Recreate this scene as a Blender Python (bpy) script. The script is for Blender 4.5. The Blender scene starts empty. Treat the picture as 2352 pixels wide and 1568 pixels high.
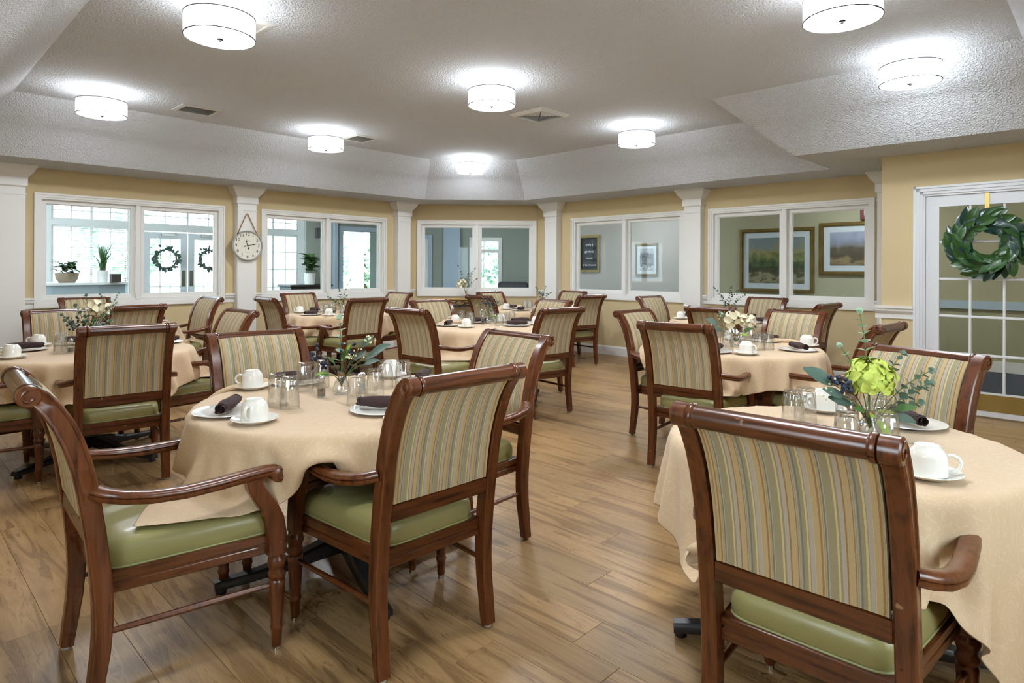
import bpy, math, random
import numpy as np
from mathutils import Vector, Matrix

PI = math.pi
R = math.radians
SC = bpy.context.scene
COL = SC.collection
RNG = random.Random(11)

# ---------------------------------------------------------------- camera
CAM_H = 1.32
FPX, HORIZON, ROLL = 1440.0, 620.0, 0.004
cam = bpy.data.cameras.new('camera')
cam.sensor_width = 36.0
cam.lens = FPX / 2352.0 * 36.0
cam.shift_y = -(784.0 - HORIZON) / 2352.0
cam.clip_start = 0.05
cam_o = bpy.data.objects.new('camera', cam)
cam_o.location = (0, 0, CAM_H)
cam_o.rotation_euler = (PI / 2, -ROLL, 0)
COL.objects.link(cam_o)
SC.camera = cam_o

# ---------------------------------------------------------------- world, exposure
w = bpy.data.worlds.new('sky'); SC.world = w; w.use_nodes = True
bgn = w.node_tree.nodes['Background']
bgn.inputs[0].default_value = (0.86, 0.94, 1.0, 1)
bgn.inputs[1].default_value = 5.0
SC.view_settings.view_transform = 'Standard'
SC.view_settings.look = 'None'
SC.view_settings.gamma = 1.0
SC.view_settings.use_curve_mapping = False
SC.view_settings.exposure = 1.56
LAMP = 8.2          # radiance of the fixtures' diffusers
cy = SC.cycles
cy.use_denoising = True
cy.max_bounces = 6; cy.diffuse_bounces = 3; cy.glossy_bounces = 2; cy.light_sampling_threshold = .05
cy.transmission_bounces = 8; cy.transparent_max_bounces = 14
cy.use_adaptive_sampling = True; cy.adaptive_threshold = .05; cy.adaptive_min_samples = 12
cy.caustics_reflective = False; cy.caustics_refractive = False
cy.sample_clamp_indirect = 4.0
cy.blur_glossy = 0.5

# ---------------------------------------------------------------- helpers
class MB:
    """mesh builder: collects verts and faces"""
    def __init__(s): s.v = []; s.f = []; s.m = []; s.mi = 0
    def add(s, vs, fs):
        o = len(s.v); s.v += [tuple(p) for p in vs]
        s.f += [tuple(i + o for i in f) for f in fs]; s.m += [s.mi] * len(fs); return s
    def box(s, x0, x1, y0, y1, z0, z1, c=0.0):
        if x1 < x0: x0, x1 = x1, x0
        if y1 < y0: y0, y1 = y1, y0
        if z1 < z0: z0, z1 = z1, z0
        if c <= 0:
            return s.add([(x0,y0,z0),(x1,y0,z0),(x1,y1,z0),(x0,y1,z0),(x0,y0,z1),(x1,y0,z1),(x1,y1,z1),(x0,y1,z1)],
                         [(0,3,2,1),(4,5,6,7),(0,1,5,4),(1,2,6,5),(2,3,7,6),(3,0,4,7)])
        c = min(c, (x1-x0)*.49, (y1-y0)*.49, (z1-z0)*.49)
        def ring(i, z):
            a, b, d, e = x0+i, x1-i, y0+i, y1-i
            return [(a+c,d,z),(b-c,d,z),(b,d+c,z),(b,e-c,z),(b-c,e,z),(a+c,e,z),(a,e-c,z),(a,d+c,z)]
        rings = [ring(c, z0), ring(0, z0+c), ring(0, z1-c), ring(c, z1)]
        return s.loft(rings, cap=True)
    def loft(s, rings, cap=True, closed=True):
        n = len(rings[0]); vs = [p for r in rings for p in r]; fs = []
        for i in range(len(rings)-1):
            for j in range(n if closed else n-1):
                k = (j+1) % n
                fs.append((i*n+j, i*n+k, (i+1)*n+k, (i+1)*n+j))
        if cap:
            fs.append(tuple(reversed(range(n)))); fs.append(tuple(range((len(rings)-1)*n, len(rings)*n)))
        return s.add(vs, fs)
    def lathe(s, prof, n=24, c=(0,0,0), axis='z', mod=None, cap=True):
        rings = []
        for k, (r, z) in enumerate(prof):
            ring = []
            for j in range(n):
                a = 2*PI*j/n; rr = r*(mod(a, k, z) if mod else 1.0)
                x, y = rr*math.cos(a), rr*math.sin(a)
                p = (x, y, z) if axis == 'z' else ((z, x, y) if axis == 'x' else (y, z, x))
                ring.append((p[0]+c[0], p[1]+c[1], p[2]+c[2]))
            rings.append(ring)
        return s.loft(rings, cap=cap)
    def tube(s, pts, rad, n=8, cap=True):
        pts = [Vector(p) for p in pts]; rings = []; up = None
        for i, p in enumerate(pts):
            t = (pts[min(i+1, len(pts)-1)] - pts[max(i-1, 0)])
            if t.length < 1e-9: t = Vector((0,0,1))
            t.normalize()
            if up is None:
                up = Vector((0,0,1)) if abs(t.z) < .9 else Vector((1,0,0))
            a = t.cross(up)
            if a.length < 1e-6: a = t.orthogonal()
            a.normalize(); b = a.cross(t).normalized(); up = b
            r = rad[i] if isinstance(rad, (list, tuple)) else rad
            rings.append([tuple(p + a*(r*math.cos(2*PI*j/n)) + b*(r*math.sin(2*PI*j/n))) for j in range(n)])
        return s.loft(rings, cap=cap)
    def sweep(s, path, sec, cap=True):
        """path: list of (point, axisA, axisB); sec(i)-> list of (a,b)"""
        rings = []
        for i, (p, A, B) in enumerate(path):
            rings.append([tuple(Vector(p) + A*a + B*b) for a, b in sec(i)])
        return s.loft(rings, cap=cap)
    def sphere(s, c, r, n=10, m=6, sq=(1,1,1)):
        prof = [(max(1e-4, math.sin(PI*k/m)), -math.cos(PI*k/m)) for k in range(m+1)]
        rings = [[(c[0]+r*sq[0]*q*math.cos(2*PI*j/n), c[1]+r*sq[1]*q*math.sin(2*PI*j/n), c[2]+r*sq[2]*z) for j in range(n)] for q, z in prof]
        return s.loft(rings)
    def mesh(s, name, mats, smooth=35):
        me = bpy.data.meshes.new(name); me.from_pydata(s.v, [], s.f)
        for m in (mats if isinstance(mats, (list, tuple)) else [mats]): me.materials.append(m)
        if any(s.m): me.polygons.foreach_set('material_index', s.m)
        if smooth:
            me.polygons.foreach_set('use_smooth', [True]*len(me.polygons))
            if smooth < 180: me.set_sharp_from_angle(angle=R(smooth))
        me.update(); return me
    def obj(s, name, mats, parent=None, smooth=35):
        return link(name, s.mesh(name, mats, smooth), parent)

def link(name, data, parent=None):
    o = bpy.data.objects.new(name, data); COL.objects.link(o)
    if parent is not None: o.parent = parent
    return o
def tag(o, label=None, cat=None, group=None, kind=None):
    if label: o['label'] = label
    if cat: o['category'] = cat
    if group: o['group'] = group
    if kind: o['kind'] = kind
    return o
def thing(name, label, cat, loc=(0,0,0), rz=0, group=None):
    o = link(name, None); o.location = loc; o.rotation_euler = (0, 0, rz)
    o.empty_display_size = .1
    return tag(o, label, cat, group)
def dup(o, parent=None):
    c = o.copy(); COL.objects.link(c); c.parent = parent
    for ch in o.children: dup(ch, c)
    return c
def place(o, loc, rz=0):
    o.location = loc; o.rotation_euler = (0, 0, rz); return o

# ---------------------------------------------------------------- materials
def nt(name):
    m = bpy.data.materials.new(name); m.use_nodes = True
    t = m.node_tree; b = t.nodes['Principled BSDF']; return m, t, b
def N(t, typ, **kw):
    n = t.nodes.new(typ)
    for k, v in kw.items():
        if hasattr(n, k): setattr(n, k, v)
        else: n.inputs[k.replace('_', ' ')].default_value = v
    return n
def rgb(c): return (c[0], c[1], c[2], 1)
def S(r, g, b):   # 0-255 sRGB to linear
    f = lambda x: (x/255/12.92) if x/255 <= .04045 else ((x/255+.055)/1.055)**2.4
    return (f(r), f(g), f(b))
def plain(name, col, rough=.5, metal=0, bump=None, spec=None, coat=0, var=None):
    m, t, b = nt(name)
    b.inputs['Base Color'].default_value = rgb(col); b.inputs['Roughness'].default_value = rough
    b.inputs['Metallic'].default_value = metal
    if spec is not None: b.inputs['Specular IOR Level'].default_value = spec
    if coat: b.inputs['Coat Weight'].default_value = coat; b.inputs['Coat Roughness'].default_value = .15
    tc = N(t, 'ShaderNodeTexCoord')
    if var:
        n = N(t, 'ShaderNodeTexNoise'); n.inputs['Scale'].default_value = var[0]; n.inputs['Detail'].default_value = 4
        t.links.new(tc.outputs['Object'], n.inputs['Vector'])
        mx = N(t, 'ShaderNodeMix', data_type='RGBA'); mx.inputs['A'].default_value = rgb(col)
        mx.inputs[6].default_value = rgb(col); mx.inputs[7].default_value = rgb(var[1])
        t.links.new(n.outputs['Fac'], mx.inputs[0]); t.links.new(mx.outputs[2], b.inputs['Base Color'])
    if bump:
        n = N(t, 'ShaderNodeTexNoise'); n.inputs['Scale'].default_value = bump[0]; n.inputs['Detail'].default_value = 3
        t.links.new(tc.outputs['Object'], n.inputs['Vector'])
        bp = N(t, 'ShaderNodeBump'); bp.inputs['Strength'].default_value = bump[1]; bp.inputs['Distance'].default_value = bump[2]
        t.links.new(n.outputs['Fac'], bp.inputs['Height']); t.links.new(bp.outputs[0], b.inputs['Normal'])
    return m
def ramp(t, stops, interp='LINEAR'):
    r = N(t, 'ShaderNodeValToRGB'); e = r.color_ramp; e.interpolation = interp
    while len(e.elements) < len(stops): e.elements.new(.5)
    for el, (p, c) in zip(e.elements, stops): el.position = p; el.color = rgb(c)
    return r

M = {}
M['ceil'] = plain('ceiling_texture_paint', S(208, 211, 215), .9, bump=(75, 1.0, .016))
M['soffit_white'] = M['ceil']
def wallpaint(name, c, c2):
    m = plain(name, c, .75, bump=(220, .12, .002), var=(2.2, c2)); return m
M['yellow'] = wallpaint('yellow_wall_paint', S(211, 190, 148), S(206, 185, 142))
M['white'] = plain('white_trim_paint', S(232, 230, 225), .35)
M['white_door'] = plain('white_door_paint', S(228, 230, 233), .35)
M['olive'] = wallpaint('olive_wall_paint', S(170, 164, 134), S(165, 158, 128))
M['greige'] = wallpaint('greige_wall_paint', S(186, 180, 172), S(180, 174, 166))
M['bluegrey'] = plain('blue_grey_paint', S(176, 192, 206), .5)
M['sage'] = wallpaint('sage_wall_paint', S(154, 160, 150), S(148, 154, 144))
M['carpet'] = plain('dark_carpet', S(62, 68, 78), .95, bump=(400, .5, .004), var=(60, S(44, 50, 60)))
M['ceramic'] = plain('white_ceramic', S(238, 234, 226), .12, spec=.6)
M['black_metal'] = plain('black_painted_metal', (.012, .012, .014), .35)
M['chrome'] = plain('chrome', (.7, .7, .7), .18, metal=1)
M['nickel'] = plain('brushed_nickel', (.55, .55, .54), .35, metal=1)
M['brass'] = plain('brass', S(190, 168, 100), .3, metal=.9, var=(8, S(170, 150, 92)))
M['glide'] = plain('glide_plastic', S(190, 190, 186), .4)
M['napkin'] = plain('plum_napkin_cloth', S(70, 50, 48), .9, bump=(900, .2, .001), var=(30, S(60, 42, 42)))
M['vinyl'] = plain('green_vinyl', S(150, 142, 92), .38, bump=(260, .25, .002), var=(5, S(143, 136, 87)), coat=.12)
M['welt'] = plain('green_welt', S(150, 150, 100), .5)
M['pepper'] = plain('ground_pepper', (.03, .022, .016), .95, var=(600, (.18, .14, .1)))
M['salt'] = plain('salt_grains', (.8, .8, .78), .9)
M['rope'] = plain('jute_rope', S(150, 112, 68), .9)
M['clockface'] = plain('clock_face_paper', S(226, 222, 206), .6)
M['clockrim'] = plain('grey_clock_rim', S(170, 168, 164), .4)
M['ink'] = plain('black_ink', (.015, .015, .015), .6)
M['leaf_dark'] = plain('magnolia_leaf_green', S(40, 78, 36), .3, var=(9, S(62, 104, 50)), coat=.3)
M['leaf_blue'] = plain('magnolia_leaf_blue_green', S(30, 58, 52), .3, var=(9, S(50, 82, 70)), coat=.3)
M['euc'] = plain('eucalyptus_leaf', S(116, 142, 124), .6, var=(25, S(84, 112, 102)))
M['euc_pale'] = plain('pale_eucalyptus_leaf', S(168, 198, 170), .6, var=(25, S(134, 168, 140)))
M['leaf_mid'] = plain('mid_green_leaf', S(84, 120, 56), .5, var=(12, S(60, 92, 48)))
M['leaf_lime'] = plain('lime_leaf', S(140, 180, 62), .5)
M['leaf_grey'] = plain('grey_green_leaf', S(86, 108, 92), .55, var=(12, S(66, 88, 80)))
M['leaf_navy'] = plain('navy_leaf', S(44, 54, 78), .5)
M['petal_lime'] = plain('lime_petal', S(204, 214, 104), .6, var=(18, S(182, 200, 80)))
M['petal_cream'] = plain('cream_petal', S(240, 232, 204), .6, var=(18, S(226, 214, 176)))
M['berry'] = plain('blue_berry', S(40, 52, 84), .35, var=(40, S(28, 36, 58)))
M['berry_cream'] = plain('cream_berry', S(222, 224, 168), .5)
M['stem'] = plain('green_stem', S(92, 110, 60), .6)
M['bark'] = plain('brown_stem', S(86, 66, 46), .8)
M['gold_frame'] = plain('antique_gold_frame', S(142, 116, 62), .4, metal=.5, var=(14, S(98, 78, 40)))
M['mat_board'] = plain('pale_mat_board', S(206, 212, 214), .8)
M['dark_wood'] = plain('dark_cabinet_wood', S(48, 42, 42), .4)
M['plate_steel'] = plain('door_push_plate', S(120, 116, 100), .35, metal=.8)
M['red_box'] = plain('exit_sign_red', S(110, 40, 40), .5)
M['paper'] = plain('white_paper', S(230, 228, 224), .8)
M['grey_plastic'] = plain('dark_grey_plastic', S(70, 70, 74), .5)
M['lampshade'] = plain('linen_lampshade', S(214, 206, 192), .8)
M['vent_white'] = plain('vent_white_metal', S(206, 204, 198), .45)
M['vent_dark'] = plain('vent_dark_duct', S(60, 58, 56), .7)
M['grass'] = plain('lawn', S(120, 150, 90), .9, var=(3, S(96, 128, 70)))
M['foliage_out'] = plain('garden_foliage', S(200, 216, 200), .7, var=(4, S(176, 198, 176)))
M['siding'] = plain('white_siding', S(226, 230, 234), .7)
M['terracotta'] = plain('white_glazed_pot', S(220, 220, 216), .3)
M['basket'] = plain('woven_basket', S(140, 124, 104), .9, bump=(90, .6, .01))

def wood(name, dark, light, scale=(26, 26, 2.2), rough=.3, wear=True):
    m, t, b = nt(name)
    tc = N(t, 'ShaderNodeTexCoord'); mp = N(t, 'ShaderNodeMapping'); mp.inputs['Scale'].default_value = scale
    t.links.new(tc.outputs['Object'], mp.inputs[0])
    n = N(t, 'ShaderNodeTexNoise'); n.inputs['Scale'].default_value = 2.2; n.inputs['Detail'].default_value = 6; n.inputs['Distortion'].default_value = .6
    t.links.new(mp.outputs[0], n.inputs['Vector'])
    r = ramp(t, [(.3, dark), (.55, light), (.75, tuple(x*.75 for x in light))]); t.links.new(n.outputs['Fac'], r.inputs[0])
    out = r.outputs[0]
    if wear:
        oi = N(t, 'ShaderNodeObjectInfo')
        g = N(t, 'ShaderNodeTexNoise'); g.inputs['Scale'].default_value = 38; g.inputs['Detail'].default_value = 5
        g.noise_dimensions = '4D'
        t.links.new(tc.outputs['Object'], g.inputs['Vector']); 
        ml = N(t, 'ShaderNodeMath', operation='MULTIPLY'); ml.inputs[1].default_value = 40
        t.links.new(oi.outputs['Random'], ml.inputs[0]); t.links.new(ml.outputs[0], g.inputs['W'])
        wr = ramp(t, [(.70, (0,0,0)), (.76, (1,1,1))]); t.links.new(g.outputs['Fac'], wr.inputs[0])
        mx = N(t, 'ShaderNodeMix', data_type='RGBA'); mx.inputs[7].default_value = rgb(S(196, 158, 118))
        k = N(t, 'ShaderNodeMath', operation='MULTIPLY'); k.inputs[1].default_value = .55
        t.links.new(wr.outputs[0], k.inputs[0]); t.links.new(k.outputs[0], mx.inputs[0]); t.links.new(out, mx.inputs[6]); out = mx.outputs[2]
    t.links.new(out, b.inputs['Base Color'])
    b.inputs['Roughness'].default_value = rough
    b.inputs['Coat Weight'].default_value = .25; b.inputs['Coat Roughness'].default_value = .2
    return m
M['wood'] = wood('mahogany_stained_wood', S(64, 30, 13), S(106, 56, 27))
M['wood_x'] = wood('mahogany_rail_wood', S(60, 29, 14), S(100, 54, 28), scale=(2.2, 26, 26), rough=.26)
M['wood_f'] = wood('mahogany_frame_wood', S(60, 29, 14), S(100, 54, 27), scale=(3, 3, 30), rough=.28)
M['console_top'] = wood('honey_wood', S(150, 106, 40), S(196, 146, 64), scale=(2, 26, 26), wear=False)

def stripes():
    m, t, b = nt('striped_upholstery_fabric')
    tc = N(t, 'ShaderNodeTexCoord'); sx = N(t, 'ShaderNodeSeparateXYZ'); t.links.new(tc.outputs['Object'], sx.inputs[0])
    # slight wander of the woven stripes
    no = N(t, 'ShaderNodeTexNoise'); no.inputs['Scale'].default_value = 120; no.inputs['Detail'].default_value = 2
    t.links.new(tc.outputs['Object'], no.inputs['Vector'])
    a = N(t, 'ShaderNodeMath', operation='MULTIPLY_ADD'); a.inputs[1].default_value = .0022; t.links.new(no.outputs['Fac'], a.inputs[0]); t.links.new(sx.outputs[0], a.inputs[2])
    d = N(t, 'ShaderNodeMath', operation='MULTIPLY_ADD'); d.inputs[1].default_value = 1/.124; d.inputs[2].default_value = 10.3
    t.links.new(a.outputs[0], d.inputs[0])
    f = N(t, 'ShaderNodeMath', operation='FRACT'); t.links.new(d.outputs[0], f.inputs[0])
    grey, sage, tan, must, cream, blue, lav = S(178,170,154), S(162,150,119), S(192,168,126), S(164,127,78), S(212,194,138), S(126,127,117), S(184,173,160)
    st = [(0, sage), (.10, cream), (.135, sage), (.17, lav), (.25, must), (.275, tan), (.385, must), (.405, grey), (.42, sage), (.435, grey), (.45, sage), (.465, blue),
          (.50, sage), (.57, cream), (.605, sage), (.62, lav), (.70, cream), (.71, tan), (.81, must), (.845, tan), (.875, sage), (.89, tan), (.905, blue), (.93, grey), (.95, sage)]
    r = ramp(t, st[:31], 'CONSTANT'); t.links.new(f.outputs[0], r.inputs[0])
    t.links.new(r.outputs[0], b.inputs['Base Color']); b.inputs['Roughness'].default_value = .85
    bp = N(t, 'ShaderNodeBump'); bp.inputs['Strength'].default_value = .25; bp.inputs['Distance'].default_value = .002
    n2 = N(t, 'ShaderNodeTexNoise'); n2.inputs['Scale'].default_value = 500; t.links.new(tc.outputs['Object'], n2.inputs['Vector'])
    t.links.new(n2.outputs['Fac'], bp.inputs['Height']); t.links.new(bp.outputs[0], b.inputs['Normal'])
    return m
M['stripe'] = stripes()

def tablecloth():
    m, t, b = nt('beige_damask_tablecloth')
    tc = N(t, 'ShaderNodeTexCoord')
    n = N(t, 'ShaderNodeTexNoise'); n.inputs['Scale'].default_value = 9; n.inputs['Detail'].default_value = 2; n.inputs['Distortion'].default_value = 4.5
    t.links.new(tc.outputs['UV'], n.inputs['Vector'])
    r = ramp(t, [(.47, S(209,180,145)), (.5, S(218,192,160)), (.53, S(209,180,145))]); t.links.new(n.outputs['Fac'], r.inputs[0])
    t.links.new(r.outputs[0], b.inputs['Base Color']); b.inputs['Roughness'].default_value = .8
    n2 = N(t, 'ShaderNodeTexNoise'); n2.inputs['Scale'].default_value = 7; n2.inputs['Detail'].default_value = 4
    t.links.new(tc.outputs['UV'], n2.inputs['Vector'])
    bp = N(t, 'ShaderNodeBump'); bp.inputs['Strength'].default_value = .25; bp.inputs['Distance'].default_value = .01
    t.links.new(n2.outputs['Fac'], bp.inputs['Height']); t.links.new(bp.outputs[0], b.inputs['Normal'])
    b.inputs['Sheen Weight'].default_value = .15
    return m
M['cloth'] = tablecloth()

def plankmat():
    m, t, b = nt('oak_vinyl_plank')
    tc = N(t, 'ShaderNodeTexCoord'); oi = N(t, 'ShaderNodeObjectInfo')
    mp = N(t, 'ShaderNodeMapping'); mp.inputs['Scale'].default_value = (8, .7, 1)
    t.links.new(tc.outputs['Object'], mp.inputs[0])
    cb = N(t, 'ShaderNodeCombineXYZ')
    for k, mul in ((0, 37.0), (1, 91.0)):
        q = N(t, 'ShaderNodeMath', operation='MULTIPLY'); q.inputs[1].default_value = mul; t.links.new(oi.outputs['Random'], q.inputs[0]); t.links.new(q.outputs[0], cb.inputs[k])
    ad = N(t, 'ShaderNodeVectorMath', operation='ADD'); t.links.new(mp.outputs[0], ad.inputs[0]); t.links.new(cb.outputs[0], ad.inputs[1])
    n = N(t, 'ShaderNodeTexNoise'); n.inputs['Scale'].default_value = 1.6; n.inputs['Detail'].default_value = 6; n.inputs['Roughness'].default_value = .62; n.inputs['Distortion'].default_value = 1.1
    t.links.new(ad.outputs[0], n.inputs['Vector'])
    wv = N(t, 'ShaderNodeMath', operation='MULTIPLY_ADD'); wv.inputs[1].default_value = 6.0; t.links.new(n.outputs['Fac'], wv.inputs[0])
    fr = N(t, 'ShaderNodeMath', operation='PINGPONG'); fr.inputs[1].default_value = .5; t.links.new(wv.outputs[0], fr.inputs[0])
    r = ramp(t, [(.28, S(116, 87, 55)), (.42, S(148, 115, 76)), (.55, S(171, 137, 94)), (.68, S(160, 127, 84)), (.8, S(139, 107, 70))]); t.links.new(n.outputs['Fac'], r.inputs[0])
    lines = ramp(t, [(0, S(120, 92, 60)), (.12, (1, 1, 1))]); t.links.new(fr.outputs[0], lines.inputs[0])
    mul = N(t, 'ShaderNodeMix', data_type='RGBA', blend_type='MULTIPLY'); mul.inputs[0].default_value = .38
    t.links.new(r.outputs[0], mul.inputs[6]); t.links.new(lines.outputs[0], mul.inputs[7])
    hs = N(t, 'ShaderNodeHueSaturation'); t.links.new(mul.outputs[2], hs.inputs['Color'])
    mr = N(t, 'ShaderNodeMapRange'); mr.inputs['To Min'].default_value = .84; mr.inputs['To Max'].default_value = 1.14
    t.links.new(oi.outputs['Random'], mr.inputs[0]); t.links.new(mr.outputs[0], hs.inputs['Value'])
    t.links.new(hs.outputs[0], b.inputs['Base Color']); b.inputs['Roughness'].default_value = .36
    b.inputs['Specular IOR Level'].default_value = .4
    bp = N(t, 'ShaderNodeBump'); bp.inputs['Strength'].default_value = .15; bp.inputs['Distance'].default_value = .002
    t.links.new(fr.outputs[0], bp.inputs['Height']); t.links.new(bp.outputs[0], b.inputs['Normal'])
    return m
M['plank'] = plankmat()
M['joint'] = plain('dark_plank_joint', S(84, 62, 40), .8)

def windowglass(name, tint, refl=1.0):
    m = bpy.data.materials.new(name); m.use_nodes = True; t = m.node_tree; t.nodes.clear()
    o = N(t, 'ShaderNodeOutputMaterial'); tr = N(t, 'ShaderNodeBsdfTransparent'); tr.inputs[0].default_value = rgb(tint)
    gl = N(t, 'ShaderNodeBsdfGlossy'); gl.inputs['Roughness'].default_value = .02
    lw_ = N(t, 'ShaderNodeLayerWeight'); lw_.inputs['Blend'].default_value = .5
    pw = N(t, 'ShaderNodeMath', operation='POWER'); pw.inputs[1].default_value = 4.0; t.links.new(lw_.outputs['Facing'], pw.inputs[0])
    k = N(t, 'ShaderNodeMath', operation='MULTIPLY_ADD'); k.inputs[1].default_value = .5*refl; k.inputs[2].default_value = .012*refl; t.links.new(pw.outputs[0], k.inputs[0])
    mx = N(t, 'ShaderNodeMixShader'); t.links.new(k.outputs[0], mx.inputs[0]); t.links.new(tr.outputs[0], mx.inputs[1]); t.links.new(gl.outputs[0], mx.inputs[2])
    t.links.new(mx.outputs[0], o.inputs[0]); return m
M['pane'] = windowglass('window_glass', (.90, .95, .97))
M['pane_door'] = windowglass('door_glass', (.88, .9, .88))
M['picture_glass'] = windowglass('picture_glass', (.98, .98, .98), .6)
def drinkglass(name, tint=(.985, .99, .99)):
    m = bpy.data.materials.new(name); m.use_nodes = True; t = m.node_tree; t.nodes.clear()
    o = N(t, 'ShaderNodeOutputMaterial'); tr = N(t, 'ShaderNodeBsdfTransparent')
    lw = N(t, 'ShaderNodeLayerWeight'); lw.inputs['Blend'].default_value = .35
    cr = ramp(t, [(0, tint), (.6, (.97, .975, .975)), (1, (.86, .88, .89))]); t.links.new(lw.outputs['Facing'], cr.inputs[0]); t.links.new(cr.outputs[0], tr.inputs[0])
    gl = N(t, 'ShaderNodeBsdfGlossy'); gl.inputs['Roughness'].default_value = .01
    lw_ = N(t, 'ShaderNodeLayerWeight'); lw_.inputs['Blend'].default_value = .5
    pw = N(t, 'ShaderNodeMath', operation='POWER'); pw.inputs[1].default_value = 4.0; t.links.new(lw_.outputs['Facing'], pw.inputs[0])
    k = N(t, 'ShaderNodeMath', operation='MULTIPLY_ADD'); k.inputs[1].default_value = .9; k.inputs[2].default_value = .15; t.links.new(pw.outputs[0], k.inputs[0])
    mx = N(t, 'ShaderNodeMixShader'); t.links.new(k.outputs[0], mx.inputs[0]); t.links.new(tr.outputs[0], mx.inputs[1]); t.links.new(gl.outputs[0], mx.inputs[2])
    t.links.new(mx.outputs[0], o.inputs[0]); return m
M['glass'] = drinkglass('clear_glass')
def emit(name, col, s):
    m = bpy.data.materials.new(name); m.use_nodes = True; t = m.node_tree; t.nodes.clear()
    o = N(t, 'ShaderNodeOutputMaterial'); e = N(t, 'ShaderNodeEmission'); e.inputs[0].default_value = rgb(col); e.inputs[1].default_value = s
    t.links.new(e.outputs[0], o.inputs[0]); return m
M['diffuser'] = emit('glowing_white_drum', (.90, .95, 1), LAMP)
M['diffuser_low'] = emit('glowing_white_diffuser', (.90, .95, 1), LAMP*4.7)
M['diffuser_cool'] = emit('glowing_cool_drum', (.84, .92, 1), LAMP)
M['diffuser_low_cool'] = emit('glowing_cool_diffuser', (.84, .92, 1), LAMP*4.0)
M['diffuser_top'] = emit('glowing_upper_disc', (.90, .95, 1), LAMP*.5)
M['finial'] = plain('dark_finial_metal', (.006, .006, .006), .6, spec=.1)
M['band'] = plain('grey_shade_band', S(84, 84, 84), .6, spec=.2)
M['corridor_fill'] = emit('added_corridor_fill', (.92, .96, 1), 46.0)  # glow of the lamps added out of view beyond the windows
def sheer():
    m = bpy.data.materials.new('sheer_white_shade'); m.use_nodes = True; t = m.node_tree; t.nodes.clear()
    o = N(t, 'ShaderNodeOutputMaterial'); tr = N(t, 'ShaderNodeBsdfTransparent'); tr.inputs[0].default_value = (1, 1, 1, 1)
    tl = N(t, 'ShaderNodeBsdfTranslucent'); tl.inputs[0].default_value = (.9, .9, .9, 1)
    df = N(t, 'ShaderNodeBsdfDiffuse'); df.inputs[0].default_value = (.85, .85, .85, 1)
    m1 = N(t, 'ShaderNodeMixShader'); m1.inputs[0].default_value = .35; t.links.new(tl.outputs[0], m1.inputs[1]); t.links.new(df.outputs[0], m1.inputs[2])
    m2 = N(t, 'ShaderNodeMixShader'); m2.inputs[0].default_value = .35; t.links.new(tr.outputs[0], m2.inputs[1]); t.links.new(m1.outputs[0], m2.inputs[2])
    t.links.new(m2.outputs[0], o.inputs[0]); return m
M['sheer'] = sheer()

# ---------------------------------------------------------------- room frame
ANG = 0.8008                      # direction of the room's u axis in the world
CU, SU = math.cos(ANG), math.sin(ANG)
def W(u, v, z=0.0): return (u*CU - v*SU, u*SU + v*CU, z)
VL, UR, UD, NC = 8.777, 8.133, 7.03, 10.889 * math.sqrt(2)
UB, VB = -0.80, -1.25             # walls behind the camera
ZS, ZC = 2.45, 2.98               # soffit underside, tray ceiling
T_W = 0.12
def frame(o, kind):
    """wall frame: x along the wall (left to right seen from the room), y outward, z up"""
    if kind == 'L': o.location = W(0, VL); o.rotation_euler = (0, 0, ANG)
    elif kind == 'R': o.location = W(UR, 0); o.rotation_euler = (0, 0, ANG - PI/2)
    elif kind == 'D': o.location = W(UD, 0); o.rotation_euler = (0, 0, ANG - PI/2)
    elif kind == 'C': o.location = W(NC/2, NC/2); o.rotation_euler = (0, 0, ANG - PI/4)
    elif kind == 'U': o.rotation_euler = (0, 0, ANG)
    return o

def wallmesh(x0, x1, z0, z1, holes, y0=0, y1=T_W):
    mb = MB(); xs = sorted({x0, x1, *[h[0] for h in holes], *[h[1] for h in holes]}); zs = sorted({z0, z1, *[h[2] for h in holes], *[h[3] for h in holes]})
    inside = lambda x, z: any(h[0] < x < h[1] and h[2] < z < h[3] for h in holes)
    for a, b in zip(xs, xs[1:]):
        run = None
        for c, d in zip(zs, zs[1:]):
            if inside((a+b)/2, (c+d)/2):
                if run: mb.box(a, b, y0, y1, *run); run = None
            else: run = (run[0], d) if run else (c, d)
        if run: mb.box(a, b, y0, y1, *run)
    return mb
WZ0, WZ1 = .864, 2.175
WIN = {1: ('L', 1.317, 3.408), 2: ('L', 3.913, 6.027), 3: ('C', -1.475, .590), 4: ('R', -6.512, -4.447), 5: ('R', -4.09, -2.034)}
HOLE = lambda n: (WIN[n][1]+.05, WIN[n][2]-.05, WZ0+.05, WZ1-.05)
def structure(o, kind='U'): frame(o, kind); tag(o, kind='structure'); return o

c0, c1 = -1.523, .612
structure(wallmesh(UB-T_W, 6.64, 0, 2.62, [HOLE(1), HOLE(2)]).obj('wall_left', M['yellow'], smooth=0), 'L')
structure(wallmesh(c0-.03, c1+.03, 0, 2.62, [HOLE(3)]).obj('wall_corner', M['yellow'], smooth=0), 'C')
structure(wallmesh(-7.28, -1.70, 0, 2.62, [HOLE(4), HOLE(5)]).obj('wall_right', M['yellow'], smooth=0), 'R')
DX0, DX1 = -1.35, -.345           # door opening on the door wall
structure(wallmesh(-1.70, -VB+T_W, 0, 2.62, [(DX0, DX1, -1, 2.055)]).obj('wall_door', M['yellow'], smooth=0), 'D')
structure(MB().box(UD+T_W, UR+T_W, 1.70-T_W, 1.70, 0, 2.62).obj('wall_jog', M['yellow'], smooth=0))
BW, SW = (.3, 1.3, 1.0, 2.15), (1.0, 2.2, 1.0, 2.15)      # unseen windows added behind the camera to light the nearest chair backs
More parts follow.
